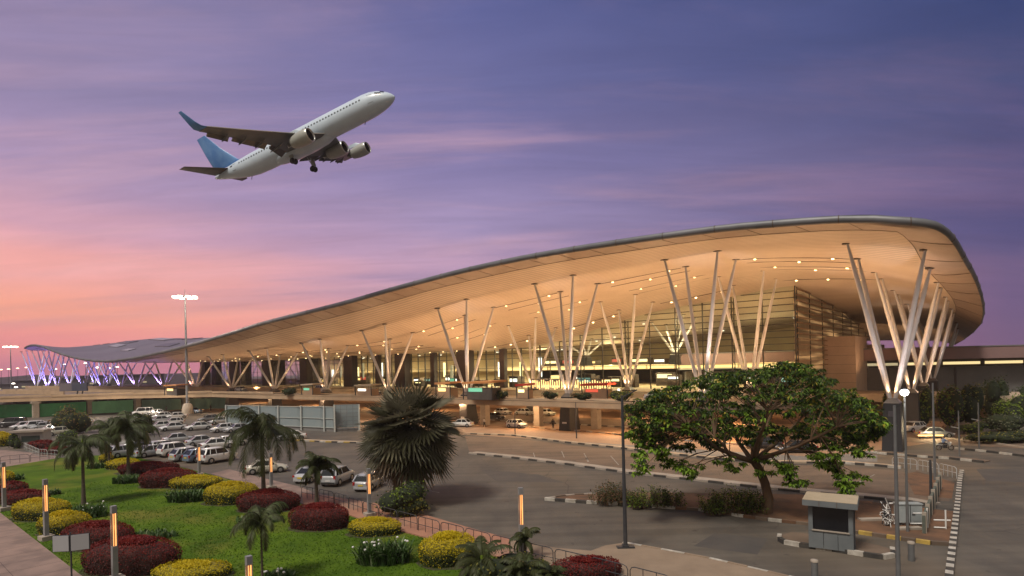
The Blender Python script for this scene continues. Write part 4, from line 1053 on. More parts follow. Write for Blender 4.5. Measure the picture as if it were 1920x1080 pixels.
# ================================================================== RAILINGS
def railing(name, pts, h, m, lab, bay=2.3, posts=3, mid=True, z0=.12, r=.028, grp=None):
    t = thing(name, lab, 'railing', tuple(pts[0]), 0, grp); o = pts[0]
    L_ = [(pts[i + 1] - pts[i]).length for i in range(len(pts) - 1)]; tot = sum(L_)
    def at(d_):
        for i, l in enumerate(L_):
            if d_ <= l or i == len(L_) - 1: return pts[i].lerp(pts[i + 1], d_ / l) - o
            d_ -= l
    n = max(1, int(tot / bay))
    for i in range(n):
        a, c = at(tot * i / n + .07), at(tot * (i + 1) / n - .07); b = MB(); dz = lambda p, z: Vector((p.x, p.y, z))
        q = .22
        b.tube([dz(a, z0), dz(a, h - q), dz(a.lerp(c, .04), h - .06), dz(a.lerp(c, .12), h), dz(a.lerp(c, .88), h), dz(a.lerp(c, .96), h - .06), dz(c, h - q), dz(c, z0)], r, 6)
        if mid: b.tube([dz(a, h * .5), dz(c, h * .5)], r * .8, 5)
        for k in range(1, posts): b.tube([dz(a.lerp(c, k / posts), z0 + .0), dz(a.lerp(c, k / posts), h)], r * .8, 5)
        b.build('panel', m, t)
    return t
railing('railing', PX([(565, 935), (600, 941), (640, 951), (700, 973), (790, 999), (860, 1018), (960, 1046), (1060, 1070), (1160, 1096), (1260, 1124)]), 1.15, M['steel_dark'], 'long bent-pipe railing along the garden footpath', 2.35)
railing('railing', PX([(-60, 876), (40, 868), (110, 860)]), 1.1, M['steel_dark'], 'dark pipe railing at the top edge of the lawn', 2.6, z0=.02)
railing('railing', PX([(45, 843), (75, 857), (110, 859)]), 1.1, M['panel_post'], 'pale pipe railing beside the guard booth', 2.4, z0=.02)
M['rail_white'] = mat('rail_white', (.42, .43, .44), .5)
railing('guard_rail', PX([(1672, 876), (1712, 880), (1752, 887), (1795, 898)]), 1.1, M['rail_white'], 'pale guard rail curving at the end of the outer lane', 2.2, 4, z0=.02)
# netted wall beside the bollard kerb
t = thing('low_wall', 'low dark netted wall parallel to the black and white kerb blocks', 'wall', tuple(W(-5.9, -24)), math.atan2(V.y, V.x))
b = MB(); b.box((-8.5, 0, .65), (17, .18, 1.3)); b.build('panel', mat('netting', (.07, .085, .07), .8, (.11, .12, .10), 2, 8), t)
for i in range(7): b = MB(); b.box((-i * 2.8, -.02, .75), (.14, .26, 1.5)); b.build('post', M['concrete'], t)

# ================================================================== BOOTH, CABINET, GUARD HUT, SIGN
M['booth'] = mat('booth_panel', (.15, .165, .175), .5, (.12, .135, .145), .8, 6)
M['booth_roof'] = mat('booth_roof', (.42, .34, .24), .7, (.36, .29, .2), 1.2, 7)
p = G(1560, 1024, .14); q = G(1612, 1030, .14)
t = thing('toll_booth', 'grey booth with tan slab roof and a black opening on the small island', 'booth', tuple(p), ground_rot(G(1519, 1021), G(1598, 1031)))
w_ = 2.35; d_ = 1.6; h_ = 2.7
for i in range(3): b = MB(); b.box((-w_ / 2 + w_ / 6 + i * w_ / 3, -d_ / 2, .55), (w_ / 3 - .025, .08, 1.08)); b.build('lower_panel', M['booth'], t)
for x in (-w_ / 2 + .1, w_ / 2 - .1): b = MB(); b.box((x, -d_ / 2, 1.9), (.22, .12, 1.65)); b.build('front_post', M['booth'], t)
for x in (-w_ / 2, w_ / 2): b = MB(); b.box((x, 0, h_ / 2), (.08, d_ + .06, h_)); b.build('side_wall', M['booth'], t)
b = MB(); b.box((0, d_ / 2, h_ / 2), (w_, .08, h_)); b.build('rear_wall', M['booth'], t)
b = MB(); b.box((0, -d_ / 2 + .10, 1.9), (w_ - .36, .06, 1.6)); b.build('opening', mat('dark_glass', (.008, .009, .012), .25), t)
b = MB(); b.box((0, -d_ / 2 - .05, 1.12), (w_ - .3, .14, .06)); b.build('counter', M['concrete'], t)
b = MB(); b.box((0, -.1, h_ + .16), (w_ + .62, d_ + .9, .34)); b.box((0, -.1, h_ + .35), (w_ + .58, d_ + .86, .03), 1)
for x in (-.55, .4): b.box((x, -d_ / 2 - .61, h_ + .16), (.03, .03, .37), 2)
b.build('roof', [M['booth'], M['booth_roof'], M['seam']], t)
b = MB(); b.tube([(w_ / 2 + .1, -d_ / 2 + .1, 0), (w_ / 2 + .1, -d_ / 2 + .1, h_)], .04, 6); b.build('drain_pipe', M['steel_dark'], t)
# white cabinet
p = G(1703, 984, .1); t = thing('electric_cabinet', 'pale electrical cabinet on legs on the dirt island', 'cabinet', tuple(p), R(-6))
b = MB(); b.box((0, 0, .85), (1.55, .6, 1.25)); b.box((0, 0, 1.5), (1.65, .7, .06)); b.build('body', mat('cabinet', (.34, .37, .38), .5, (.28, .31, .32), 1.5, 5), t)
b = MB(); b.box((.0, -.31, .85), (.03, .03, 1.2)); b.box((.2, -.32, .8), (.2, .03, .05)); b.build('door_seam', M['steel_dark'], t)
for x in (-.65, .65): b = MB(); b.box((x, 0, .12), (.14, .5, .24)); b.build('leg', M['steel_dark'], t)
def pipes(name, px, py, segs, lab, m='white_paint', r=.055):
    p = G(px, py, .1); t = thing(name, lab, 'barrier', tuple(p), R(-6)); 
    for s in segs: b = MB(); b.tube(s, r, 6); b.build('pipe', M[m], t)
pipes('pipe_barrier', 1739, 990, [[(0, 0, 0), (0, 0, 1.35)], [(-1.1, 0, .3), (0, 0, .3)], [(-.9, 0, 1.0), (-.1, 0, 1.0)], [(1.0, -.3, -.1), (1.0, -.3, 1.3)], [(.3, -.2, .1), (1.0, -.3, .1)], [(.3, -.2, .6), (1.3, -.3, .6)]], 'white pipe barrier standing to the right of the cabinet')
pipes('pipe_barrier', 1682, 984, [[(-.2, 0, .1), (.6, 0, .05)], [(-.4, .1, .7), (.3, .1, .6)], [(-.3, .4, 1.4), (.3, .4, 1.4)]], 'loose white pipe rails between the cabinet and the scrap heap')
rr = random.Random(9)
p = G(1662, 986, .1); t = thing('scrap_heap', 'tangled heap of white and grey wire on the dirt', 'scrap heap', tuple(p))
b = MB()
for i in range(46):
    a, c = [Vector((rr.gauss(0, .22), rr.gauss(0, .2), abs(rr.gauss(.6, .42)))) for _ in range(2)]
    b.tube([a, (a + c) / 2 + Vector((rr.uniform(-.2, .2), 0, rr.uniform(-.1, .25))), c], .028, 4, i % 2)
b.build('wire', [M['white_paint'], M['steel_dark']], t)
b = MB(); b.tube([(-.1, 0, -.1), (.1, .05, 1.5)], .05, 6); b.build('stake', M['white_paint'], t)
for x, y, w_, lab in ((1705, 992, 1.6, 'flat concrete slab half sunk in the dirt near the cabinet'), (1640, 975, 2.2, 'flat stone slab at the edge of the dirt island near the booth roof')):
    p = G(x, y, .13); b = MB(); b.box((0, 0, .06), (w_, .5, .14)); tag(b.build('stone_slab', M['concrete'], None, tuple(p)), lab, 'slab')
# guard hut at the left
p = G(62, 838); t = thing('guard_hut', 'small white guard hut with a dark window by the plaza', 'hut', tuple(p), R(12))
b = MB(); b.box((0, 0, 1.3), (4.2, 2.6, 2.6)); b.build('wall', mat('hut_wall', (.36, .34, .33), .8, (.3, .28, .27), 1, 6), t)
b = MB(); b.box((0, -.1, 2.75), (5.0, 3.4, .32)); b.build('roof', M['concrete'], t)
b = MB(); b.box((.35, -1.33, 1.5), (2.6, .06, .95)); b.build('window', mat('hut_glass', (.03, .05, .045), .2), t)
b = MB(); b.box((-1.7, -1.33, 1.0), (.7, .06, 2.0)); b.build('door', M['panel_post'], t)
sheet('plaza', PX([(-260, 850), (-60, 838), (30, 846), (75, 850), (110, 856), (110, 860), (20, 874), (-190, 905), (-330, 900)]), .02, M['path'])
sheet('paved_apron', PX([(430, 880), (480, 893), (560, 912), (590, 924), (640, 934), (570, 945), (520, 926), (450, 903), (395, 888)]), .008, M['path'])
# notice boards in the garden
p = G(135, 1112); t = thing('notice_board', 'pair of blank grey notice panels on a dark post by the path', 'notice board', (p.x, p.y, 0), R(10))
hb_ = EYE + ray(135, 1000)[1] * p.y; lo_ = EYE + ray(135, 1036)[1] * p.y
b = MB(); b.tube([(0, 0, 0), (0, 0, hb_ + .06)], .045, 8); b.build('post', M['steel_dark'], t)
for x, a_ in ((-.48, R(-6)), (.43, R(14))):
    b = MB(); b.box((x, -.02 + (.07 if x > 0 else 0), (hb_ + lo_) / 2), (.82, .04, (hb_ - lo_) * .8), rz=a_); b.build('panel', mat('board', (.34, .34, .36), .5), t)
    b = MB(); b.box((x, .02 + (.07 if x > 0 else 0), (hb_ + lo_) / 2), (.9, .03, (hb_ - lo_) * .86), rz=a_); b.build('panel_frame', M['steel_dark'], t)
# ================================================================== PLANTS
M['bark'] = mat('bark', (.15, .085, .042), .9, (.10, .065, .04), 3, 8, bump=.5, bscale=12, stretch=(1, 1, .3))
M['palm_bark'] = mat('palm_bark', (.11, .085, .065), .9, (.07, .055, .045), 3, 8, bump=.5, bscale=10, stretch=(1, 1, 3))
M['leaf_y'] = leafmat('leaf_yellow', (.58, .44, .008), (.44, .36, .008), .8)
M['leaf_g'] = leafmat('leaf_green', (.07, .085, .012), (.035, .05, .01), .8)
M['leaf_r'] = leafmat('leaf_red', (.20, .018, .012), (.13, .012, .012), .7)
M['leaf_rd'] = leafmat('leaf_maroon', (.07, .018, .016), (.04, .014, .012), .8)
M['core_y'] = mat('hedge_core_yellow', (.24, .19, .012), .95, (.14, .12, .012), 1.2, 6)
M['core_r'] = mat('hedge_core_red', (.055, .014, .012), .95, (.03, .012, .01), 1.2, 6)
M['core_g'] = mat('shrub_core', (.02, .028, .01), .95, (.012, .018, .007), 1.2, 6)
def leaf(b, c, n_, L_, w_, rg, m=0):
    """one pointed leaf: a folded diamond of two triangles"""
    n_ = n_.normalized(); r_ = Vector((rg.uniform(-1, 1), rg.uniform(-1, 1), rg.uniform(-1, 1)))
    d_ = (r_ - n_ * r_.dot(n_) * .75).normalized(); s_ = d_.cross(n_).normalized() * w_
    a = c; e = c + d_ * L_; mid = c + d_ * L_ * .5 - n_ * w_ * .25
    b.add([a, mid + s_, e, mid - s_], [(0, 1, 2, 3)], m)
def hedge(x0, x1, yt, yb, kind, lab, aspect=.62, seed=0, hm=None, n=None):
    """clipped mound; the ellipse is laid on the ground behind its front foot"""
    rg = random.Random(seed + int(x0 * 7 + yb))
    pf = G((x0 + x1) / 2, yb); dist = pf.y
    rx = (x1 - x0) / 2 / F * dist * 1.03
    ry = rx * aspect
    c = Vector((pf.x, pf.y + ry * .93, 0)); c.x = ((x0 + x1) / 2 - CX) / F * c.y * 1.0 + (c.y * math.tan(ROLL) * 0)
    c.x = pf.x * c.y / pf.y
    rx = (x1 - x0) / 2 / F * c.y
    back = c.y + ry * .9
    h = EYE + ray((x0 + x1) / 2, yt)[1] * (c.y + ry * .35)
    h = max(.7, min(h, 2.3)) if hm is None else hm
    t = thing('hedge', lab, 'hedge', (c.x, c.y, .02), rg.uniform(-.12, .12), 'clipped rounded hedges on the lawn')
    ex, tilt = 2.6, rg.uniform(-.04, .04)
    def pt(u, v):    # u angle, v 0..1 from foot to crown
        prof = (1 - max(0, (v - .45) / .55) ** ex) ** (1 / 1.9) if v > .45 else 1 - .10 * (1 - v / .45) ** 1.5
        w_ = 1 + .045 * math.sin(3 * u + seed) + .03 * math.sin(5 * u + 1.3 * seed)
        return Vector((math.cos(u) * rx * prof * w_, math.sin(u) * ry * prof * w_, h * v * (1 + tilt * math.cos(u))))
    SHADE_BEDS.poly([(c.x + math.cos(2 * PI * k / 26) * rx * (1.10 + .05 * math.sin(k * 2.3 + seed)), c.y + math.sin(2 * PI * k / 26) * ry * (1.16 + .07 * math.sin(k * 1.7 + seed)), .034 + seed * .0006) for k in range(26)])
    core = MB()
    rows_ = [[pt(2 * PI * k / 28, v) * .93 + Vector((0, 0, -.01)) for k in range(29)] for v in (0, .15, .3, .45, .6, .72, .82, .9, .96, 1.0)]
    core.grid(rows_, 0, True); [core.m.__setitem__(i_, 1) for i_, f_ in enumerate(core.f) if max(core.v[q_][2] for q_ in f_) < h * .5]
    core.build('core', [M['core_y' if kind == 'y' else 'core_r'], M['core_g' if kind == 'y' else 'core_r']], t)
    lf = MB(); area = rx * ry * PI + 2 * PI * (rx + ry) / 2 * h
    cnt = n or int(min(12000, area * 420 * min(1.0, (46 / c.y)) ** 1.2))
    sz = .072 * max(1, c.y / 46)
    for _ in range(cnt):
        u = rg.uniform(0, 2 * PI)
        v = rg.uniform(0, 1) if rg.random() < .52 else 1 - abs(rg.gauss(0, .05))
        if v > .9: 
            q = pt(u, .95); rr_ = math.sqrt(rg.random()); p = Vector((q.x * rr_ * 1.1, q.y * rr_ * 1.1, h * (1 - .10 * rr_ ** 3.2)))
            if (p.x / rx) ** 2 + (p.y / ry) ** 2 > 1: p = q
            n_ = Vector((p.x * .3 / rx, p.y * .3 / ry, 1))
        else:
            p = pt(u, v); n_ = Vector((math.cos(u) / rx * ry, math.sin(u), max(0, (v - .3)) * .9))
        p = p * (1 + rg.uniform(-.025, .03)); p.z += rg.uniform(-.03, .06)
        n_ = n_ + Vector((rg.gauss(0, .5), rg.gauss(0, .5), rg.gauss(0, .5)))
        top = (p.z / h) + rg.uniform(-.2, .2)
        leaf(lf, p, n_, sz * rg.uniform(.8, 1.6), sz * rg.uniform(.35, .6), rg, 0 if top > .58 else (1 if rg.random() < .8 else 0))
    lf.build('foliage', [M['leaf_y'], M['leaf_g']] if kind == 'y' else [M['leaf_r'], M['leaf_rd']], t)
HED = [(20, 130, 934, 978, 'y', 'long yellow-topped hedge between the path lights, beside the light column', .42),
 (74, 165, 958, 1006, 'y', 'short yellow hedge just right of the second path light column', .5),
 (0, 26, 884, 906, 'y', 'small yellow hedge cut by the left edge of the lawn', .6),
 (202, 262, 860, 881, 'y', 'small yellow hedge under the two left palms', .6), (188, 212, 851, 868, 'y', 'smallest yellow hedge behind the palm trunk', .7),
 (318, 416, 891, 918, 'y', 'yellow hedge at the foot of the lit column near the parked cars', .5),
 (384, 481, 903, 948, 'y', 'thick yellow hedge under the drooping palm fronds', .6),
 (288, 430, 1052, 1094, 'y', 'big bright yellow hedge cut by the bottom edge', .6),
 (653, 752, 970, 1008, 'y', 'flat yellow hedge behind the spiky lily clump', .55),
 (787, 894, 997, 1067, 'y', 'round yellow hedge, the ball-shaped one by the railing', .75),
 (160, 340, 1005, 1083, 'r', 'largest dark red hedge behind the third path light', .5),
 (117, 256, 977, 1034, 'r', 'dark red hedge behind the notice boards', .45),
 (0, 92, 918, 948, 'r', 'dark red hedge behind the long yellow one', .4), (0, 50, 903, 926, 'r', 'small dark red hedge at the left edge', .4),
 (222, 330, 866, 890, 'r', 'long low maroon hedge below the nearest car row', .45), (265, 367, 878, 916, 'r', 'maroon hedge touching the yellow hedge by the cars', .45),
 (449, 561, 917, 962, 'r', 'dark red hedge beside the tall palm trunk', .5), (546, 657, 943, 997, 'r', 'dark red hedge under the small palm beside the railing', .55),
 (1038, 1168, 1043, 1092, 'r', 'dark red hedge at the bottom edge inside the railing', .5),
 (52, 110, 826, 844, 'r', 'flat reddish hedge below the guard hut', .4), (78, 140, 838, 852, 'r', 'second flat reddish hedge right of the guard hut', .4),
 (-20, 22, 800, 838, 'y', 'tall hedge left of the guard hut, yellow on top', .6)]
SHADE_BEDS = MB()
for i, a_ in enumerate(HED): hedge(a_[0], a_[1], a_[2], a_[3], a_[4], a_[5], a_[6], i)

structure('soil_shade_beds', SHADE_BEDS, mat('soil_shade', (.045, .032, .018), .95, (.05, .065, .015), 1.6, 8, bump=.5))  # dark soil ellipses that also paint the shade under the hedges
M['blade_lily'] = leafmat('lily_leaf', (.06, .12, .025), (.03, .065, .016), .9)
M['blade_pale'] = leafmat('lily_pale', (.22, .27, .14), (.10, .15, .06), .9)
def lily(x0, x1, yt, yb, lab, n=240, seed=0, flowers=0, asp=.5, hgt=None, dark=False):
    rg = random.Random(seed); pf = G((x0 + x1) / 2, yb); rx = (x1 - x0) / 2 / F * pf.y; ry = rx * asp
    c = Vector((pf.x * (pf.y + ry) / pf.y, pf.y + ry, .03)); h = hgt or max(.45, min(1.5, EYE + ray((x0 + x1) / 2, yt)[1] * (c.y + ry * .6)))
    t = thing('lily_clump', lab, 'plant', tuple(c), 0, 'spiky leafy clumps in the garden'); b = MB()
    for _ in range(n):
        r_ = math.sqrt(rg.random()); a = rg.uniform(0, 2 * PI); base = Vector((math.cos(a) * rx * r_ * .8, math.sin(a) * ry * r_ * .8, 0))
        d_ = rg.uniform(0, 2 * PI); L_ = h * rg.uniform(.8, 1.35); lean = rg.uniform(.25, 1.0); w_ = .035 * (1 + c.y / 60) * rg.uniform(.7, 1.3)
        o = Vector((math.cos(d_), math.sin(d_), 0)); s_ = Vector((-o.y, o.x, 0)) * w_
        P = [base + o * (L_ * lean * q ** 1.6 * .75) + Vector((0, 0, L_ * (q - .55 * lean * q * q))) for q in (0, .35, .7, 1)]
        m_ = 1 if rg.random() < .16 else 0
        b.add([P[0] - s_, P[0] + s_, P[1] + s_, P[1] - s_, P[2] + s_ * .8, P[2] - s_ * .8, P[3]], [(0, 1, 2, 3), (3, 2, 4, 5), (5, 4, 6)], m_)
    b.build('leaves', [M['blade_lily'] if not dark else M['leaf_g'], M['blade_pale'] if not dark else M['leaf_g']], t)
    if flowers:
        f = MB()
        for _ in range(flowers):
            a = rg.uniform(0, 2 * PI); r_ = math.sqrt(rg.random()) * .9; f.lathe([(0, -.06), (.09, 0), (.06, .07), (0, .09)], 6, 0, c=(math.cos(a) * rx * r_, math.sin(a) * ry * r_, h * rg.uniform(.55, 1.0)))
        f.build('flowers', M['white_paint'], t)
    return t
LIL = [(655, 782, 1003, 1066, 'big spiky green clump with white flowers below the flat yellow hedge', 420, 12), (306, 388, 914, 945, 'green and white striped clump left of the thick yellow hedge', 260, 0), (205, 268, 887, 909, 'pale striped clump at the foot of the left feathery palm', 200, 0),
       (130, 208, 941, 974, 'dark leafy clump at the foot of the leftmost palm', 260, 8), (225, 345, 990, 1016, 'leafy clump along the back of the largest red hedge', 260, 0), (0, 50, 888, 902, 'low green clump right of the small left hedge', 130, 0), (160, 200, 866, 880, 'small green clump below the left palm crown', 120, 0), (70, 118, 915, 930, 'dark low clump behind the second path light', 140, 0), (430, 545, 975, 985, 'grassy clump around the thin young palm', 200, 0), (488, 560, 1068, 1090, 'pale clump at the bottom edge beside the thin young palm', 150, 6), (455, 540, 948, 970, 'spiky clump in front of the tall palm trunk', 170, 0)]
for i, a_ in enumerate(LIL): lily(a_[0], a_[1], a_[2], a_[3], a_[4], a_[5], 40 + i, a_[6])

def bush(x0, x1, yt, yb, lab, mats, seed=0, name='shrub', cat='shrub', dens=1.0, lobes=7, grp=None, size=None, asp=.8, depth_px=None, stems=False, z0=0.0):
    rg = random.Random(seed + 11); pf = G((x0 + x1) / 2, yb, z0); rx = (x1 - x0) / 2 / F * pf.y; ry = rx * asp
    c = Vector((pf.x * (pf.y + ry * .6) / pf.y, pf.y + ry * .6, z0)); h = EYE + ray((x0 + x1) / 2, yt)[1] * c.y - z0
    t = thing(name, lab, cat, tuple(c), 0, grp); core, lf = MB(), MB()
    L_ = []
    for k in range(lobes):
        a = rg.uniform(0, 2 * PI); r_ = math.sqrt(rg.random()) * .62
        rr_ = rg.uniform(.42, .58); L_.append((Vector((math.cos(a) * rx * r_, math.sin(a) * ry * r_, h * rg.uniform(.30, .72))), Vector((rx * rr_, ry * rr_, h * rg.uniform(.26, .42)))))
    L_.append((Vector((0, 0, h * .40)), Vector((rx * .72, ry * .72, h * .42))))
    for q, e in L_:
        prof = [(math.cos(a), math.sin(a)) for a in [-PI / 2 + PI * i / 6 for i in range(7)]]
        core.grid([[q + Vector((e.x * .78 * r_ * math.cos(u), e.y * .78 * r_ * math.sin(u), max(-q.z + .02, e.z * .8 * z)) ) for u in [2 * PI * k / 12 for k in range(13)]] for r_, z in prof], 0, True)
    sz = size or .12 * max(1, c.y / 45)
    area = rx * h * 9
    cnt = int(min(9000, area / (sz * sz) * .55 * dens))
    for _ in range(cnt):
        q, e = rg.choice(L_); v = Vector((rg.gauss(0, 1), rg.gauss(0, 1), rg.gauss(.25, 1))).normalized()
        k = rg.uniform(.82, 1.12); p = q + Vector((e.x * v.x, e.y * v.y, e.z * v.z)) * k
        if p.z < .05: p.z = rg.uniform(.05, h * .35)
        n_ = v + Vector((rg.gauss(0, .45), rg.gauss(0, .45), rg.gauss(.25, .4)))
        leaf(lf, p, n_, sz * rg.uniform(.8, 1.7), sz * rg.uniform(.35, .65), rg, 0 if rg.random() < .6 else min(1, len(mats) - 1))
    core.build('core', M['core_g'], t); lf.build('foliage', [M[m] for m in mats], t)
    if stems:
        s_ = MB(); 
        for k in range(5): s_.tube([(rg.uniform(-.2, .2), rg.uniform(-.2, .2), 0), (rg.uniform(-rx * .5, rx * .5), rg.uniform(-ry * .4, ry * .4), h * .6)], .05, 5)
        s_.build('stem', M['bark'], t)
    return t
M['leaf_mid'] = leafmat('leaf_mid', (.17, .24, .02), (.09, .14, .016), .5)
M['leaf_dark'] = leafmat('leaf_dark', (.045, .066, .016), (.03, .044, .012), .5)
M['leaf_olive'] = leafmat('leaf_olive', (.22, .20, .03), (.13, .12, .02), .5)
M['leaf_rust'] = leafmat('leaf_rust', (.17, .085, .03), (.10, .06, .02), .5)
M['leaf_pale'] = leafmat('leaf_pale', (.14, .15, .10), (.08, .09, .06), .6)
tg = 'clipped trees at the side of the terminal'
bush(1687, 1756, 731, 806, 'large round clipped tree just right of the first black plinth', ['leaf_mid', 'leaf_olive'], 1, 'round_tree', 'tree', 1.1, 9, tg, .26)
bush(1752, 1808, 727, 804, 'round clipped tree second from the black plinth, rusty on top', ['leaf_mid', 'leaf_rust'], 2, 'round_tree', 'tree', 1.1, 9, tg, .26)
bush(1790, 1850, 722, 800, 'darker brownish tree between the clipped one and the tall dark one', ['leaf_dark', 'leaf_olive'], 3, 'round_tree', 'tree', .8, 7, tg, .28)
bush(1835, 1893, 712, 790, 'tallest dark tree behind the slender poles', ['leaf_dark', 'leaf_dark'], 4, 'round_tree', 'tree', 1, 8, tg, .28)
bush(1862, 1940, 738, 800, 'bright green bushy tree at the right edge', ['leaf_mid', 'leaf_mid'], 5, 'round_tree', 'tree', 1, 7, tg, .24)
bush(1900, 1990, 712, 770, 'dark tree mostly outside the right edge', ['leaf_dark', 'leaf_dark'], 6, 'round_tree', 'tree', 1, 7, tg, .28)
bush(1840, 1935, 775, 815, 'greyish feathery shrub mass under the bright green tree', ['leaf_pale', 'leaf_dark'], 7, 'shrub', 'shrub', 1, 9, None, .22)
bush(1795, 1850, 790, 815, 'low dark shrub at the foot of the slender poles', ['leaf_dark', 'leaf_mid'], 8, 'shrub', 'shrub', 1, 7, None, .2)
bush(1800, 1990, 808, 832, 'long low clipped border along the right road', ['leaf_dark', 'leaf_olive'], 9, 'shrub', 'shrub', 1, 12, None, .2, .25)
bush(1651, 1672, 738, 790, 'yellow-green tree peeking out left of the black plinth', ['leaf_mid', 'leaf_olive'], 10, 'round_tree', 'tree', 1, 6, tg, .24)
def straggle(x0, x1, yt, yb, lab, mats, seed, n=70, z0=.13):
    rg = random.Random(seed); pf = G((x0 + x1) / 2, yb, z0); rx = (x1 - x0) / 2 / F * pf.y; c = Vector((pf.x * (pf.y + .8) / pf.y, pf.y + .8, z0)); h = EYE + ray((x0 + x1) / 2, yt)[1] * c.y - z0
    t = thing('shrub', lab, 'shrub', tuple(c), 0, 'scrubby plants on the dirt island'); st_, lf = MB(), MB()
    for _ in range(n):
        u = rg.uniform(-1, 1); o = Vector((u * rx, rg.uniform(-.9, .7), 0)); hh = h * rg.uniform(.45, 1.05) * (1 - .35 * abs(u) ** 2)
        e = o + Vector((rg.uniform(-.45, .45), rg.uniform(-.3, .3), hh)); m_ = o.lerp(e, .5) + Vector((rg.uniform(-.12, .12), 0, 0)); st_.tube([o, m_, e], [.02, .014, .006], 4)
        for k in range(26):
            f = rg.uniform(.15, 1.05); p = o.lerp(e, f) + Vector((rg.gauss(0, .12), rg.gauss(0, .12), rg.gauss(0, .05)))
            if p.z > .03: leaf(lf, p, Vector((rg.gauss(0, .6), rg.gauss(0, .6), 1)), rg.uniform(.10, .2), rg.uniform(.04, .07), rg, 0 if rg.random() < .6 else 1)
    st_.build('stem', M['bark'], t); lf.build('foliage', [M[m] for m in mats], t)
straggle(1112, 1185, 903, 948, 'scrubby plant at the pointed end of the dirt island', ['leaf_dark', 'leaf_rust'], 12, 70)
straggle(1180, 1276, 912, 953, 'darker scrubby plant behind the slim road pole', ['leaf_dark', 'leaf_mid'], 13, 120)
straggle(1320, 1436, 914, 966, 'dark dense shrub touching the spreading tree trunk', ['leaf_dark', 'leaf_mid'], 14, 190)
bush(706, 808, 905, 972, 'dark rounded shrub bed around the fan palm trunks', ['leaf_dark', 'leaf_mid'], 15, 'shrub', 'shrub', 1, 12, None, .15, .9)
bush(728, 806, 936, 973, 'olive flowering border in front of the fan palm bed', ['leaf_olive', 'leaf_dark'], 16, 'shrub', 'shrub', 1, 8, None, .13, .4)
bush(95, 180, 758, 815, 'round brownish-green tree in front of the green hoarding', ['leaf_olive', 'leaf_rust'], 17, 'round_tree', 'tree', .8, 9, None, .26)
bush(200, 245, 778, 812, 'small dark round tree beside the grey box', ['leaf_dark', 'leaf_mid'], 18, 'round_tree', 'tree', .9, 7, None, .24)
bush(246, 290, 778, 818, 'dark shrub in front of the parked white cars', ['leaf_dark', 'leaf_olive'], 19, 'shrub', 'shrub', .9, 7, None, .22)
bush(100, 150, 808, 832, 'dark low shrub right of the guard hut', ['leaf_dark', 'leaf_mid'], 20, 'shrub', 'shrub', .9, 7, None, .18)
bush(10, 42, 812, 842, 'dark green shrub left of the guard hut', ['leaf_dark', 'leaf_mid'], 21, 'shrub', 'shrub', .9, 6, None, .18)
bush(928, 956, 731, 749, 'round clipped bush on the deck beside the orange kiosk', ['leaf_dark', 'leaf_olive'], 22, 'shrub', 'shrub', 1, 6, None, .2, z0=DZ + .14)
bush(1016, 1050, 733, 750, 'dark round bush on the deck under the light fringe', ['leaf_dark', 'leaf_rust'], 23, 'shrub', 'shrub', 1, 6, None, .2, z0=DZ + .14)
bush(1072, 1112, 735, 752, 'dark bush on the deck beside the middle black plinth', ['leaf_dark', 'leaf_rust'], 24, 'shrub', 'shrub', 1, 6, None, .2, z0=DZ + .14)
bush(1140, 1190, 732, 754, 'yellow-green bush on the deck left of the spreading tree', ['leaf_olive', 'leaf_mid'], 25, 'shrub', 'shrub', 1, 6, None, .2, z0=DZ + .14)
bush(530, 560, 727, 741, 'dark bush on the deck in front of the second dark pylon', ['leaf_dark', 'leaf_dark'], 26, 'shrub', 'shrub', 1, 6, None, .22, z0=DZ + .14)

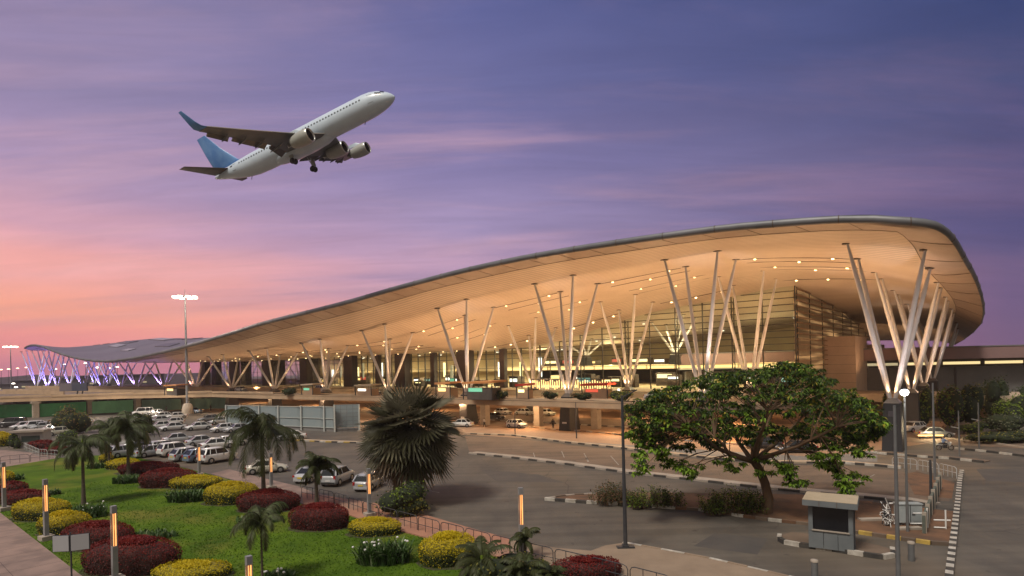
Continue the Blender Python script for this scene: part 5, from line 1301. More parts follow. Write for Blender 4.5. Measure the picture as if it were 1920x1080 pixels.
# ---- feathery palms
M['frond'] = leafmat('palm_frond', (.052, .060, .016), (.034, .040, .012), .5)
M['frond_l'] = leafmat('palm_frond_light', (.085, .11, .035), (.05, .07, .024), .5)
def feather_palm(px, pyb, pyc, half, lab, nf=19, seed=0, light=False, droop=1.0, trunk=.16, lw=1.0, lean=(0, 0)):
    """trunk foot at (px,pyb), crown heart at row pyc, frond reach 'half' pixels"""
    rg = random.Random(seed + 100); p = G(px, pyb); hc = EYE + ray(px, pyc)[1] * p.y; Lf = half / F * p.y * 1.38; lw *= 1.25
    t = thing('feather_palm', lab, 'palm tree', tuple(p), rg.uniform(0, 6), 'feathery garden palms')
    b = MB(); b.tube([(0, 0, 0), (lean[0] * .3, lean[1] * .3, hc * .35), (lean[0] * .7, lean[1] * .7, hc * .7), (lean[0], lean[1], hc)], [trunk * 1.5, trunk, trunk * .9, trunk * .75], 10)
    b.build('trunk', M['palm_bark'], t)
    c = Vector((lean[0], lean[1], hc)); cr_ = MB(); cr_.tube([c - Vector((0, 0, .1)), c + Vector((0, 0, Lf * .22))], [trunk * 1.0, trunk * .4], 8); cr_.build('crown_shaft', M['leaf_mid'], t)
    fr = MB()
    for k in range(nf):
        az_ = 2 * PI * k / nf * 2.4 + rg.uniform(-.2, .2); el_ = R(rg.choice([72, 55, 38, 20, 5, -12])) + rg.uniform(-.15, .15); L_ = Lf * rg.uniform(.85, 1.12)
        o = Vector((math.cos(az_), math.sin(az_), 0)); side = Vector((-o.y, o.x, 0)); P = []; q = c + Vector((0, 0, rg.uniform(0, Lf * .12))); e = el_; ns = 13
        for i in range(ns + 1):
            P.append(q.copy()); q = q + (o * math.cos(e) + Vector((0, 0, math.sin(e)))) * (L_ / ns); e -= R(9.5) * droop * (1 if e > -1.35 else .1) * (.5 + i / ns)
        fr.tube(P, [.035 * lw * (1 - .8 * i / ns) + .006 for i in range(ns + 1)], 4, 0, False)
        for i in range(1, ns * 3):
            f = i / (ns * 3); ii = min(ns - 1, int(f * ns)); w_ = f * ns - ii; a = P[ii].lerp(P[ii + 1], w_); tg_ = (P[ii + 1] - P[ii]).normalized()
            up = side.cross(tg_); up = up if up.z > 0 else -up
            LL = L_ * .30 * math.sin(PI * min(1, .12 + f * .86)) ** .6 * (1 - .25 * f)
            for s_ in (-1, 1):
                d_ = (side * s_ * .75 + tg_ * .55 - Vector((0, 0, 1)) * (.35 * droop + rg.uniform(0, .35)) + up * .1).normalized()
                mid = a + d_ * LL * .5 + Vector((0, 0, LL * .05)); e_ = a + d_ * LL + Vector((0, 0, -LL * .22 * droop)); ww = tg_ * (.034 * lw * max(1, p.y / 46))
                fr.add([a - ww, a + ww, mid + ww * .9, mid - ww * .9, e_], [(0, 1, 2, 3), (3, 2, 4)], 1 if (light and rg.random() < .35) or rg.random() < .12 else 0)
    fr.build('fronds', [M['frond'], M['frond_l']], t)
    return t
feather_palm(495, 952, 808, 74, 'tallest feathery palm, in front of the car park and grey panels', 21, 1, trunk=.17, droop=1.15)
feather_palm(157, 946, 838, 50, 'leftmost feathery palm with hanging fronds on the lawn', 20, 2, droop=1.35, light=True, trunk=.14)
feather_palm(241, 893, 808, 46, 'feathery palm near the parked cars, second from the left', 20, 3, droop=1.2, trunk=.16, light=True)
feather_palm(205, 872, 812, 34, 'small feathery palm behind the two left ones', 17, 4, droop=1.2, trunk=.14, light=True)
feather_palm(594, 951, 882, 38, 'short bushy palm behind the red hedge, beside the railing', 20, 5, droop=1.0, trunk=.15)
feather_palm(492, 1092, 985, 50, 'thin young palm with few fronds at the bottom of the lawn', 11, 6, droop=1.3, trunk=.06, lw=.8, light=True)
feather_palm(985, 1052, 1012, 28, 'young palm at the foot of the light column by the road', 12, 7, droop=1.1, trunk=.09, lw=.8)
for i, (x, yb, yc, hf, lab) in enumerate(((905, 1105, 1056, 48, 'low arching cycad at the bottom edge beside the ball hedge'), (985, 1118, 1072, 40, 'low arching cycad in front of the young palm'), (1035, 1120, 1082, 30, 'small cycad touching the bottom red hedge'))):
    feather_palm(x, yb, yc, hf, lab, 24, 20 + i, droop=.9, trunk=.2, lw=.9)
bush(880, 1080, 1040, 1120, 'dark low shrub filling the bottom edge under the cycads', ['leaf_dark', 'leaf_olive'], 31, 'shrub', 'shrub', .8, 12, None, .12, .6)

# ---- fan palm pair
M['fan'] = leafmat('fan_leaf', (.058, .054, .026), (.042, .042, .02), .4)
M['fan_l'] = leafmat('fan_leaf_light', (.22, .20, .13), (.13, .12, .075), .4)
M['fan_dead'] = leafmat('fan_dead', (.16, .115, .07), (.09, .065, .04), .5)
def fan_palm(foot, hc, Rc, lab, nf=58, seed=0, low=-62):
    rg = random.Random(seed); t = thing('fan_palm', lab, 'palm tree', tuple(foot), 0, 'fan palms in the round bed')
    b = MB(); b.tube([(0, 0, 0), (.05, 0, hc * .3), (.02, .05, hc * .65), (0, 0, hc)], [.42, .30, .27, .22], 12)
    for i in range(14): z = .3 + i * hc / 15; b.lathe([(.30, z), (.335, z + .09), (.29, z + .14)], 10, 0)
    b.build('trunk', M['palm_bark'], t)
    fr = MB(); c0 = Vector((0, 0, hc))
    for k in range(nf):
        f = (k + .5) / nf; el_ = math.asin(max(-.97, min(.99, .99 - (.99 - math.sin(R(low))) * f))) + rg.uniform(-.12, .12); az_ = k * 2.399 + rg.uniform(-.15, .15)
        o = Vector((math.cos(az_), math.sin(az_), 0)); d_ = (o * math.cos(el_) + Vector((0, 0, math.sin(el_)))).normalized()
        pl = Rc * rg.uniform(.42, .58); c = c0 + d_ * pl + Vector((0, 0, -.12 * pl * math.cos(el_)))
        fr.tube([c0, (c0 + c) / 2 + Vector((0, 0, .12)), c], [.04, .03, .025], 4, 0, False)
        ef = el_ - R(rg.uniform(8, 22) + 34 * min(1, f * 2.2)) * (1 - .45 * f); d_ = (o * math.cos(ef) + Vector((0, 0, math.sin(ef)))).normalized()
        side = (Vector((-o.y, o.x, 0)) + Vector((0, 0, rg.uniform(-.55, .55)))).normalized(); nrm_ = side.cross(d_).normalized(); bl = Rc * rg.uniform(.46, .58); N_ = 20
        dead = f > .74; m_ = 2 if dead and rg.random() < .8 else (1 if rg.random() < .38 else 0)
        hang = .10 + .30 * f + (.35 if dead else 0)
        for j in range(N_):
            a = R(-112 + 224 * j / (N_ - 1)); w_ = R(224 / N_ * .46)
            def dr_(an, rad, fold): return c + (d_ * math.cos(an) + side * math.sin(an)) * rad * bl + nrm_ * fold * bl - Vector((0, 0, 1)) * (hang * (rad ** 2.2) * bl * .6)
            le = (1 - .28 * abs(math.sin(a / 2))) * rg.uniform(.93, 1.05)
            P = [dr_(a, .03, 0), dr_(a - w_, le * .55, -.018), dr_(a, le * .58, .02), dr_(a + w_, le * .55, -.018), dr_(a - w_ * .35, le * .82, -.03), dr_(a + w_ * .35, le * .82, -.03), dr_(a, le, -.10)]
            fr.add(P, [(0, 1, 2), (0, 2, 3), (1, 4, 2), (2, 5, 3), (2, 4, 6, 5)], m_)
    fr.build('fronds', [M['fan'], M['fan_l'], M['fan_dead']], t)
pf = G(772, 942); hcf = EYE + ray(775, 803)[1] * pf.y
fan_palm(pf, hcf, 4.9, 'large fan palm with a dark round crown standing in the shrub bed', 84, 1, -74)
pf2 = G(750, 938); fan_palm(pf2 + Vector((-.4, .6, 0)), hcf - 1.6, 3.6, 'smaller fan palm leaning out left, behind the larger one', 30, 2, -40)

# ---- the spreading tree
M['tree_l'] = leafmat('tree_leaf', (.095, .165, .014), (.052, .098, .011), .35)
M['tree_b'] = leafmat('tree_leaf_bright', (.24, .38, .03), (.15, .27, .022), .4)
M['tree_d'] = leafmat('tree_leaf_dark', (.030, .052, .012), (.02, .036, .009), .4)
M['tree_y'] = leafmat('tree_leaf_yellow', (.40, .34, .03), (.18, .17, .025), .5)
def spreading_tree():
    rg = random.Random(12); ft = G(1436, 962, .13); D = ft.y; sc = D / F
    t = thing('spreading_tree', 'wide spreading green tree with a leaning orange-brown trunk on the dirt island', 'tree', tuple(ft))
    def P(px, py, dy=0.0):      # crown positions measured on the plane of the trunk, then given real depth
        a, b_ = ray(px, py); y = D + dy; return Vector((a * y, y, EYE + b_ * y)) - ft
    fork = P(1412, 862); tr = MB()
    tr.tube([(0, 0, -.1), P(1441, 935), P(1434, 905), P(1424, 880), fork], [.44, .36, .33, .32, .30], 12); tr.build('trunk', M['bark'], t)
    # outline of the crown: (px, top, bottom)
    top = [(1180, 760), (1215, 742), (1260, 722), (1330, 700), (1400, 690), (1470, 678), (1500, 682), (1550, 700), (1600, 735), (1640, 765), (1662, 790)]
    bot = [(1180, 790), (1215, 830), (1260, 845), (1330, 836), (1400, 838), (1470, 832), (1500, 834), (1550, 836), (1600, 830), (1640, 815), (1662, 800)]
    tips = []
    for _ in range(490):
        px = rg.uniform(1182, 1655); u = (px - 1418) / 245
        yt = interp(top, px); yb = interp(bot, px)
        f = rg.random() ** 1.35; py = yt + (yb - yt) * f + 4
        rad = 9.2 * math.sqrt(max(.03, 1 - u * u)); edge_ = math.sin(PI * min(1, f + .12)) ** .6
        dy = rg.uniform(-1, 1) * rad * edge_ * .95
        # keep the silhouette: nearer clumps sit lower in height so they project inside it
        tips.append(P(px, py, dy * .9))
    hang = [(1192, 845), (1200, 862), (1206, 878), (1195, 830), (1245, 858), (1262, 868), (1278, 880), (1290, 888), (1300, 878), (1365, 868), (1375, 878), (1240, 838), (1470, 880), (1480, 890), (1490, 903), (1500, 905), (1462, 872), (1478, 868), (1545, 873), (1560, 868), (1570, 878), (1585, 902), (1592, 912), (1578, 892), (1600, 900), (1610, 890), (1565, 855), (1540, 850), (1555, 838), (1610, 850), (1625, 842), (1210, 815), (1190, 815), (1600, 918), (1275, 865), (1437, 862), (1430, 882)]
    hp = [P(x, y, rg.uniform(-3.0, -.5)) for x, y in hang]
    # limbs: grow from the fork to the clump centres through a few main boughs
    mains = [P(1290, 800, -2), P(1360, 775, 4), P(1440, 770, -5), (P(1510, 775, 3)), P(1570, 800, -3), P(1250, 790, 4), P(1400, 760, 7), P(1600, 790, 4), P(1460, 740, 2), P(1340, 820, -6), P(1520, 825, -6)]
    lb_ = MB(); nodes = []
    for q in mains:
        m1 = fork.lerp(q, .45) + Vector((rg.uniform(-.5, .5), rg.uniform(-.5, .5), -.35)); m2 = fork.lerp(q, .8) + Vector((0, 0, -.15))
        lb_.tube([fork - Vector((0, 0, .15)), m1, m2, q], [.20, .14, .10, .07], 7); nodes += [m1, m2, q]
    for q in tips[:260] + hp:
        n_ = min(nodes, key=lambda a: (a - q).length + (1.5 if a.z > q.z + 1.5 else 0)); mid = n_.lerp(q, .5) + Vector((0, 0, .18)); r0 = .05
        lb_.tube([n_, mid, q], [r0, .032, .014], 5)
    lb_.build('limbs', M['bark'], t)
    fo = MB()
    def clump(q, bright, nl, r_):
        # whorls of drooping pointed leaves
        for w in range(4):
            c = q + Vector((rg.gauss(0, r_ * .62), rg.gauss(0, r_ * .62), rg.gauss(0, r_ * .14)))
            for i in range(nl):
                a = 2 * PI * i / nl + rg.uniform(-.3, .3); dn = rg.uniform(-.9, .35); o = Vector((math.cos(a), math.sin(a), dn)).normalized(); L_ = rg.uniform(.24, .44); s_ = Vector((-math.sin(a), math.cos(a), rg.uniform(-.3, .3))).normalized() * L_ * rg.uniform(.20, .30)
                b0 = c + o * .05; m_ = c + o * L_ * .55 + Vector((0, 0, .03)); e = c + o * L_ + Vector((0, 0, -.10))
                x_ = rg.random()
                mi = (1 if x_ < bright else (2 if x_ > .62 else (3 if x_ < bright + .06 else 0)))
                fo.add([b0, m_ + s_, e, m_ - s_], [(0, 1, 2, 3)], mi)
    zt = max(q.z for q in tips)
    for q in tips:
        clump(q, (.26 if q.x < 1 else .14) if q.y < -.5 and q.z < zt * .72 else .04, 12, .60)  # lit side put into leaf colour: more bright leaves low in front, mostly left
    for q in hp:
        for _ in range(3): clump(q + Vector((rg.gauss(0, .22), rg.gauss(0, .22), rg.gauss(0, .18))), .75, 12, .36)
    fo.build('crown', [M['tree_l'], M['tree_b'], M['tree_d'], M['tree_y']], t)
spreading_tree()
# ================================================================== VEHICLES
def paint(name):
    m = bpy.data.materials.new(name); m.use_nodes = True; t = m.node_tree; b = t.nodes['Principled BSDF']
    oi = t.nodes.new('ShaderNodeObjectInfo'); nz = t.nodes.new('ShaderNodeTexNoise'); nz.inputs['Scale'].default_value = 2.5; nz.inputs['Detail'].default_value = 6
    mr = t.nodes.new('ShaderNodeMapRange'); mr.inputs[1].default_value = .4; mr.inputs[2].default_value = .75; mr.inputs[3].default_value = 1; mr.inputs[4].default_value = .82
    mx = t.nodes.new('ShaderNodeMix'); mx.data_type = 'RGBA'; mx.blend_type = 'MULTIPLY'; mx.inputs[0].default_value = 1
    tc_ = t.nodes.new('ShaderNodeTexCoord'); t.links.new(tc_.outputs['Object'], nz.inputs['Vector']); t.links.new(nz.outputs[0], mr.inputs[0])
    t.links.new(oi.outputs['Color'], mx.inputs[6]); t.links.new(mr.outputs[0], mx.inputs[7]); t.links.new(mx.outputs[2], b.inputs['Base Color'])
    b.inputs['Roughness'].default_value = .32; b.inputs['Coat Weight'].default_value = .5; b.inputs['Coat Roughness'].default_value = .08
    return m
M['car_paint'] = paint('car_paint')
M['car_glass'] = mat('car_glass', (.012, .014, .016), .08)
M['tyre'] = mat('tyre', (.018, .018, .018), .85)
M['rim_m'] = mat('wheel_rim', (.35, .35, .36), .35, metal=.7)
M['black_plastic'] = mat('black_plastic', (.02, .02, .022), .6)
M['head_lens'] = mat('head_lens', (.55, .56, .58), .15)
M['tail_lens'] = mat('tail_lens', (.35, .01, .01), .25)
M['plate_y'] = mat('plate_yellow', (.6, .45, .05), .5); 
def make_car(kind):
    L_, W_, H_ = {'sedan': (4.3, 1.7, 1.46), 'hatch': (3.75, 1.64, 1.5), 'suv': (4.0, 1.76, 1.72), 'van': (4.4, 1.8, 1.95)}[kind]
    hw = W_ / 2; gc = .2 if kind in ('sedan', 'hatch') else .26; belt = {'sedan': .92, 'hatch': .95, 'suv': 1.10, 'van': 1.15}[kind]
    hood = {'sedan': .84, 'hatch': .88, 'suv': 1.04, 'van': 1.08}[kind]; nose = hood - .16; f, r = L_ / 2, -L_ / 2
    t = thing('parked_car', 'car', 'car')
    st = {'sedan': [(r, .62, .8, .86), (r + .12, .84, .93, .90), (r + .9, .88, .97, belt), (-.6, belt, 1, belt), (.6, belt, 1, belt), (f - 1.15, hood + .03, .98, hood), (f - .35, nose + .05, .93, hood), (f - .08, nose - .08, .84, .6), (f, nose - .22, .74, .5)]}
    S = {'sedan': [(r, .70, .80), (r + .10, .86, .92), (r + .85, .90, .98), (-.5, belt, 1), (.7, belt, 1), (f - 1.15, hood + .04, .98), (f - .4, nose + .06, .93), (f - .1, nose - .06, .85), (f, nose - .2, .72)],
         'hatch': [(r, .78, .82), (r + .08, .92, .93), (r + .5, belt, .98), (-.3, belt, 1), (.7, belt, 1), (f - .95, hood + .04, .98), (f - .35, nose + .08, .93), (f - .08, nose - .04, .84), (f, nose - .18, .72)],
         'suv': [(r, .9, .86), (r + .06, 1.04, .95), (r + .5, belt, 1), (-.3, belt, 1), (.8, belt, 1), (f - 1.1, hood + .04, .98), (f - .3, nose + .1, .95), (f - .06, nose, .88), (f, nose - .2, .78)],
         'van': [(r, .95, .88), (r + .05, 1.1, .96), (r + .5, belt, 1), (-.3, belt, 1), (.9, belt, 1), (f - .9, hood + .04, .98), (f - .3, nose + .1, .95), (f - .06, nose, .88), (f, nose - .2, .78)]}[kind]
    b = MB(); rows_ = []
    for x, zt, wk in S:
        w_ = hw * wk; e = .06 if x in (r, f) else 0
        ring = [(0, gc + e), (w_ * .86, gc + e), (w_ * .97, gc + .10 + e), (w_, gc + .30), (w_ * .985, zt - .20), (w_ * .95, zt - .06), (w_ * .84, zt), (w_ * .4, zt + .025), (0, zt + .03)]
        rows_.append([(x, y, z) for y, z in ring] + [(x, -y, z) for y, z in reversed(ring[1:-1])] + [(x, 0, gc + e)])
    b.grid(rows_, 0, True, flip=True)
    b.add([rows_[0][i] for i in range(16)], [tuple(range(16))]); b.add([rows_[-1][i] for i in range(16)], [tuple(reversed(range(16)))])
    # greenhouse frame
    g = {'sedan': (r + .62, r + 1.25, .45, f - 1.12), 'hatch': (r + .10, r + .55, .42, f - .92), 'suv': (r + .06, r + .38, .48, f - 1.12), 'van': (r + .05, r + .25, .95, f - .78)}[kind]
    wb, wt, zr = hw * .93, hw * .72, H_
    zb = belt - .02
    B = {(k, s): Vector((x, s * wb, zb)) for k, x in (('r', g[0]), ('f', g[3])) for s in (-1, 1)}
    T_ = {(k, s): Vector((x, s * wt, zr - .07)) for k, x in (('r', g[1]), ('f', g[2])) for s in (-1, 1)}
    rf = MB(); rws = []
    for x, dz, wk in ((g[1] - .10, -.11, .9), (g[1] + .1, -.03, 1), ((g[1] + g[2]) / 2, .0, 1.02), (g[2] - .1, -.03, 1), (g[2] + .12, -.11, .9)):
        rws.append([(x, wt * wk * y, zr + dz - (.07 * abs(y) ** 3)) for y in (-1.06, -.9, -.5, 0, .5, .9, 1.06)])
    rf.grid(rws, 0, True); lowr = [[(p[0], p[1], p[2] - .05) for p in q] for q in rws]; rf.grid(lowr, 0, True, flip=True)
    rf.build('roof', M['car_paint'], t)
    for s in (-1, 1):
        b.beam(B['f', s], T_['f', s], .08, .07); b.beam(B['r', s], T_['r', s], .14, .08)
        mb = (B['f', s] * .48 + B['r', s] * .52); mt_ = (T_['f', s] * .48 + T_['r', s] * .52); b.beam(mb, mt_, .08, .06)
        if kind != 'sedan': mb = (B['f', s] * .22 + B['r', s] * .78); mt_ = (T_['f', s] * .2 + T_['r', s] * .8); b.beam(mb, mt_, .07, .06)
        b.beam(T_['f', s], T_['r', s], .07, .07)
    for x in (r + .74, f - .78):     # arches
        for s in (-1, 1): b.lathe([(0, s * hw * 1.002), (.355 if kind in ('sedan', 'hatch') else .40, s * hw * 1.003)], 14, 1, 'Y', (x, 0, .33), False)
    b.box((0, 0, gc + .02), (L_ * .8, W_ * .9, .1), 1)
    b.box((f - .01, 0, .5), (.04, W_ * .55, .16), 1); b.box((r + .0, 0, gc + .14), (.06, W_ * .8, .14), 1 if kind == 'suv' else 0)
    b.build('body', [M['car_paint'], M['black_plastic']], t)
    for s in (-1, 1):
        w_ = MB(); n_ = .0
        w_.quad(B['r', s] + Vector((.05, 0, 0)), B['f', s] - Vector((.05, 0, 0)), T_['f', s], T_['r', s]); w_.build('side_window', M['car_glass'], t)
    w_ = MB(); w_.quad(B['f', -1], B['f', 1], T_['f', 1], T_['f', -1]); w_.build('windscreen', M['car_glass'], t)
    w_ = MB(); w_.quad(B['r', -1], B['r', 1], T_['r', 1], T_['r', -1]); w_.build('rear_window', M['car_glass'], t)
    wr = .31 if kind in ('sedan', 'hatch') else .36
    for x in (r + .74, f - .78):
        for s in (-1, 1):
            w_ = MB(); y0, y1 = s * (hw - .17), s * (hw + .02); w_.lathe([(.05, y0), (wr - .03, y0), (wr, y0 + s * .03), (wr, y1 - s * .03), (wr - .03, y1), (.19, y1)], 16, 0, 'Y', (x, 0, wr)); wo_ = w_.build('wheel', M['tyre'], t)
            w_ = MB(); w_.lathe([(0, y1 + s * .01), (.08, y1 + s * .012), (.19, y1 - s * .01), (.2, y1 - s * .05)], 12, 0, 'Y', (x, 0, wr), False); w_.build('rim', M['rim_m'], wo_)
    for s in (-1, 1):
        l = MB(); l.box((f - .12, s * hw * .68, nose - .12), (.22, .34, .15), rz=-s * .25); l.build('headlight', M['head_lens'], t)
        l = MB(); zz = (.74 if kind in ('sedan', 'hatch') else .9); l.box((r + .06, s * hw * .78, zz), (.12, .22, .18 if kind == 'sedan' else .3)); l.build('tail_light', M['tail_lens'], t)
        l = MB(); l.box((f - 1.35 if kind == 'sedan' else f - 1.2, s * (hw + .09), belt + .06), (.14, .18, .12)); l.build('mirror', M['car_paint'], t)
    l = MB(); l.box((r - .012, 0, .60), (.03, .46, .13)); l.build('number_plate', M['plate_y'] if kind in ('sedan', 'hatch') else M['white_paint'], t)
    return t
CARS = {}
CC = {'white': (.66, .66, .66, 1), 'silver': (.40, .41, .43, 1), 'dark': (.035, .035, .04, 1), 'blue': (.13, .18, .26, 1), 'grey': (.16, .17, .18, 1), 'cream': (.52, .50, .42, 1), 'red': (.25, .02, .02, 1)}
gA, gB, gC, gD = 'cars parked in the lot beside the garden', 'cars parked in the middle rows', 'cars parked under and beyond the elevated road', 'cars seen along the road'
CL = [(692, 917, 'hatch', 'silver', 80, 'silver hatchback nearest the garden light column by the railing', gA, 0), (634, 908, 'suv', 'silver', 78, 'silver tall wagon parked between the short palm and another hatchback', gA, 0), (585, 902, 'sedan', 'silver', 76, 'silver saloon half hidden by the short bushy palm', gA, 0),
 (500, 888, 'sedan', 'cream', 24, 'pale saloon parked across behind the tall palm trunk', gA, 0), (408, 868, 'suv', 'white', 58, 'white off-roader with dark rear window right of the lit column', gA, 0), (378, 866, 'hatch', 'blue', 58, 'blue-grey hatchback directly behind the lit column', gA, 0), (352, 864, 'hatch', 'silver', 58, 'silver hatchback with a red tail light left of the lit column', gA, 0),
 (330, 856, 'suv', 'white', 56, 'white wagon with dark side windows, third left of the lit column', gA, 0), (309, 852, 'suv', 'silver', 56, 'silver wagon behind the maroon hedges, fourth left of the lit column', gA, 0), (287, 857, 'sedan', 'silver', 56, 'silver saloon above the long maroon hedge', gA, 0), (259, 852, 'sedan', 'blue', 56, 'blue-silver saloon partly behind the second palm crown', gA, 0),
 (336, 832, 'sedan', 'silver', 38, 'silver saloon alone in the aisle left of the middle pair', gB, 0), (380, 837, 'sedan', 'silver', 38, 'left one of two silver saloons nose to tail in the aisle', gB, 0), (408, 843, 'sedan', 'white', 38, 'right one of two saloons in the aisle, whiter', gB, 0), (436, 838, 'hatch', 'white', 40, 'white hatchback mostly behind the feathery palm fronds', gB, 0),
 (302, 806, 'sedan', 'white', 222, 'white saloon tucked behind another white saloon', gB, 0), (324, 809, 'sedan', 'white', 222, 'white saloon in front of the tucked one, wheels showing', gB, 0), (372, 808, 'sedan', 'white', 220, 'bright white saloon below the foot of the tall mast', gB, 0), (414, 797, 'sedan', 'silver', 220, 'silver saloon beside the first grey site panel', gB, 0), (418, 812, 'hatch', 'white', 222, 'white hatchback beneath the grey site panel', gB, 0),
 (268, 781, 'van', 'white', 215, 'white van by the round dark shrub, farthest back', gB, 0), (303, 787, 'hatch', 'white', 222, 'white hatchback behind the silver one near the mast', gB, 0), (299, 795, 'sedan', 'silver', 222, 'silver-green saloon in the rear row near the mast', gB, 0), (258, 791, 'hatch', 'white', 222, 'white hatchback half hidden by the dark shrub', gB, 0), (325, 799, 'hatch', 'white', 222, 'small white hatchback above the paired white saloons', gB, 0), (362, 777, 'sedan', 'blue', 350, 'dark blue saloon directly behind the mast foot', gB, 0),
 (24, 803, 'van', 'dark', 200, 'dark van at the far left in front of green hoarding', gB, 0), (43, 807, 'hatch', 'white', 230, 'white hatchback right of the dark van', gB, 0), (60, 808, 'suv', 'white', 230, 'white wagon above the guard hut roof', gB, 0), (79, 808, 'hatch', 'silver', 230, 'silver hatchback above the right end of the guard hut', gB, 0), (97, 812, 'sedan', 'white', 225, 'white saloon with dark windows right of the guard hut', gB, 0),
 (290, 781, 'hatch', 'silver', 215, 'silver hatchback beside the farthest white van', gB, 0), (330, 787, 'sedan', 'white', 220, 'white saloon just left of the mast foot', gB, 0), (446, 812, 'sedan', 'silver', 222, 'silver saloon seen through the left side of the feathery palm crown', gB, 0), (232, 800, 'sedan', 'white', 222, 'white saloon between the two dark round shrubs', gB, 0), (391, 793, 'hatch', 'grey', 220, 'grey hatchback behind the bright white saloon', gB, 0), (463, 828, 'suv', 'white', 222, 'white wagon directly behind the feathery palm crown', gB, 0), (234, 858, 'hatch', 'silver', 56, 'silver hatchback between the two left palm trunks', gA, 0), (214, 806, 'hatch', 'silver', 225, 'silver hatchback behind the small left palm', gB, 0), (150, 800, 'sedan', 'white', 225, 'white saloon beyond the brownish round tree', gB, 0), (110, 818, 'hatch', 'cream', 225, 'cream hatchback below the three glaring lamps', gB, 0),
 (548, 826, 'sedan', 'white', 200, 'white saloon at the kerb below the grey site panels', gD, 0), (866, 802, 'sedan', 'white', 160, 'pale saloon emerging from behind the fan palm', gD, 0), (969, 804, 'hatch', 'white', -38, 'white hatchback driving past the black plinth and thin pole', gD, 0),
 (943, 779, 'sedan', 'silver', -40, 'silver saloon under the elevated road, leftmost there', gC, 0), (983, 780, 'sedan', 'white', -40, 'white saloon under the elevated road, middle one', gC, 0), (1024, 781, 'sedan', 'white', -40, 'white saloon under the elevated road, right one near the plinth', gC, 0), (928, 788, 'sedan', 'dark', -40, 'dark saloon in the service lane behind the square pier', gC, 0),
 (1712, 811, 'hatch', 'white', 200, 'pale hatchback by the round clipped trees', gD, 0), (1752, 822, 'sedan', 'grey', -10, 'grey saloon passing near the clipped trees with amber light', gD, 0), (1432, 842, 'sedan', 'dark', 170, 'dark saloon glimpsed through the spreading tree', gD, 0), (1494, 850, 'sedan', 'dark', 172, 'dark saloon behind the lower right boughs of the tree', gD, 0),
 (606, 739, 'van', 'white', -38, 'white van on the deck between two dark pylons', gC, 1), (452, 736, 'sedan', 'white', -38, 'white saloon on the deck near the tapered dark plinth', gC, 1), (700, 742, 'sedan', 'silver', -38, 'silver saloon on the deck left of the fan palm', gC, 1), (1235, 752, 'sedan', 'white', -38, 'white saloon on the deck behind the tree edge', gC, 1)]
for (px, py, kind, col, hd, lab, grp, up) in CL:
    z0 = DZ if up else .02; p = G(px, py - 2, z0)
    if kind not in CARS: o = CARS[kind] = make_car(kind)
    else: o = copy_tree(CARS[kind], (0, 0, 0), 0, lab)
    sc_ = 1.15 if grp == gB or (grp == gA and px < 420) else 1.06
    o.scale = (sc_, sc_, sc_)
    o.location = p; o.rotation_euler = (0, 0, R(hd)); o['label'] = lab; o['group'] = grp; o['category'] = 'car'
    for c in kids(o): c.color = CC[col]
# glaring lamps on posts; the row of three stands in for car headlights
GW = glow('glare_glow', (1, .97, .85), 14)
for i, (px, py, yt, lab) in enumerate(((103, 812, 800, 'left one of three glaring white lamps in the car park'), (114, 812, 799, 'middle one of three glaring white lamps in the car park'), (126, 812, 800, 'right one of three glaring white lamps in the car park'), (243, 826, 814, 'glaring white lamp behind the palm crowns'))):
    p = G(px, py); h = EYE + ray(px, yt)[1] * p.y; t = thing('glare_lamp', lab, 'lamp', tuple(p), 0, 'glaring lamps in the car park')
    b = MB(); b.tube([(0, 0, 0), (0, 0, h)], .05, 6); b.build('post', M['steel_dark'], t)
    b = MB(); k_ = .42; b.lathe([(0, h - k_), (k_, h - k_ * .5), (k_ * 1.2, h), (k_, h + k_ * .5), (0, h + k_)], 12); b.build('lamp_head', GW, t)
    lamp('POINT', (p.x, p.y - .8, h + .6), 260, (1, .95, .85), None, .3)

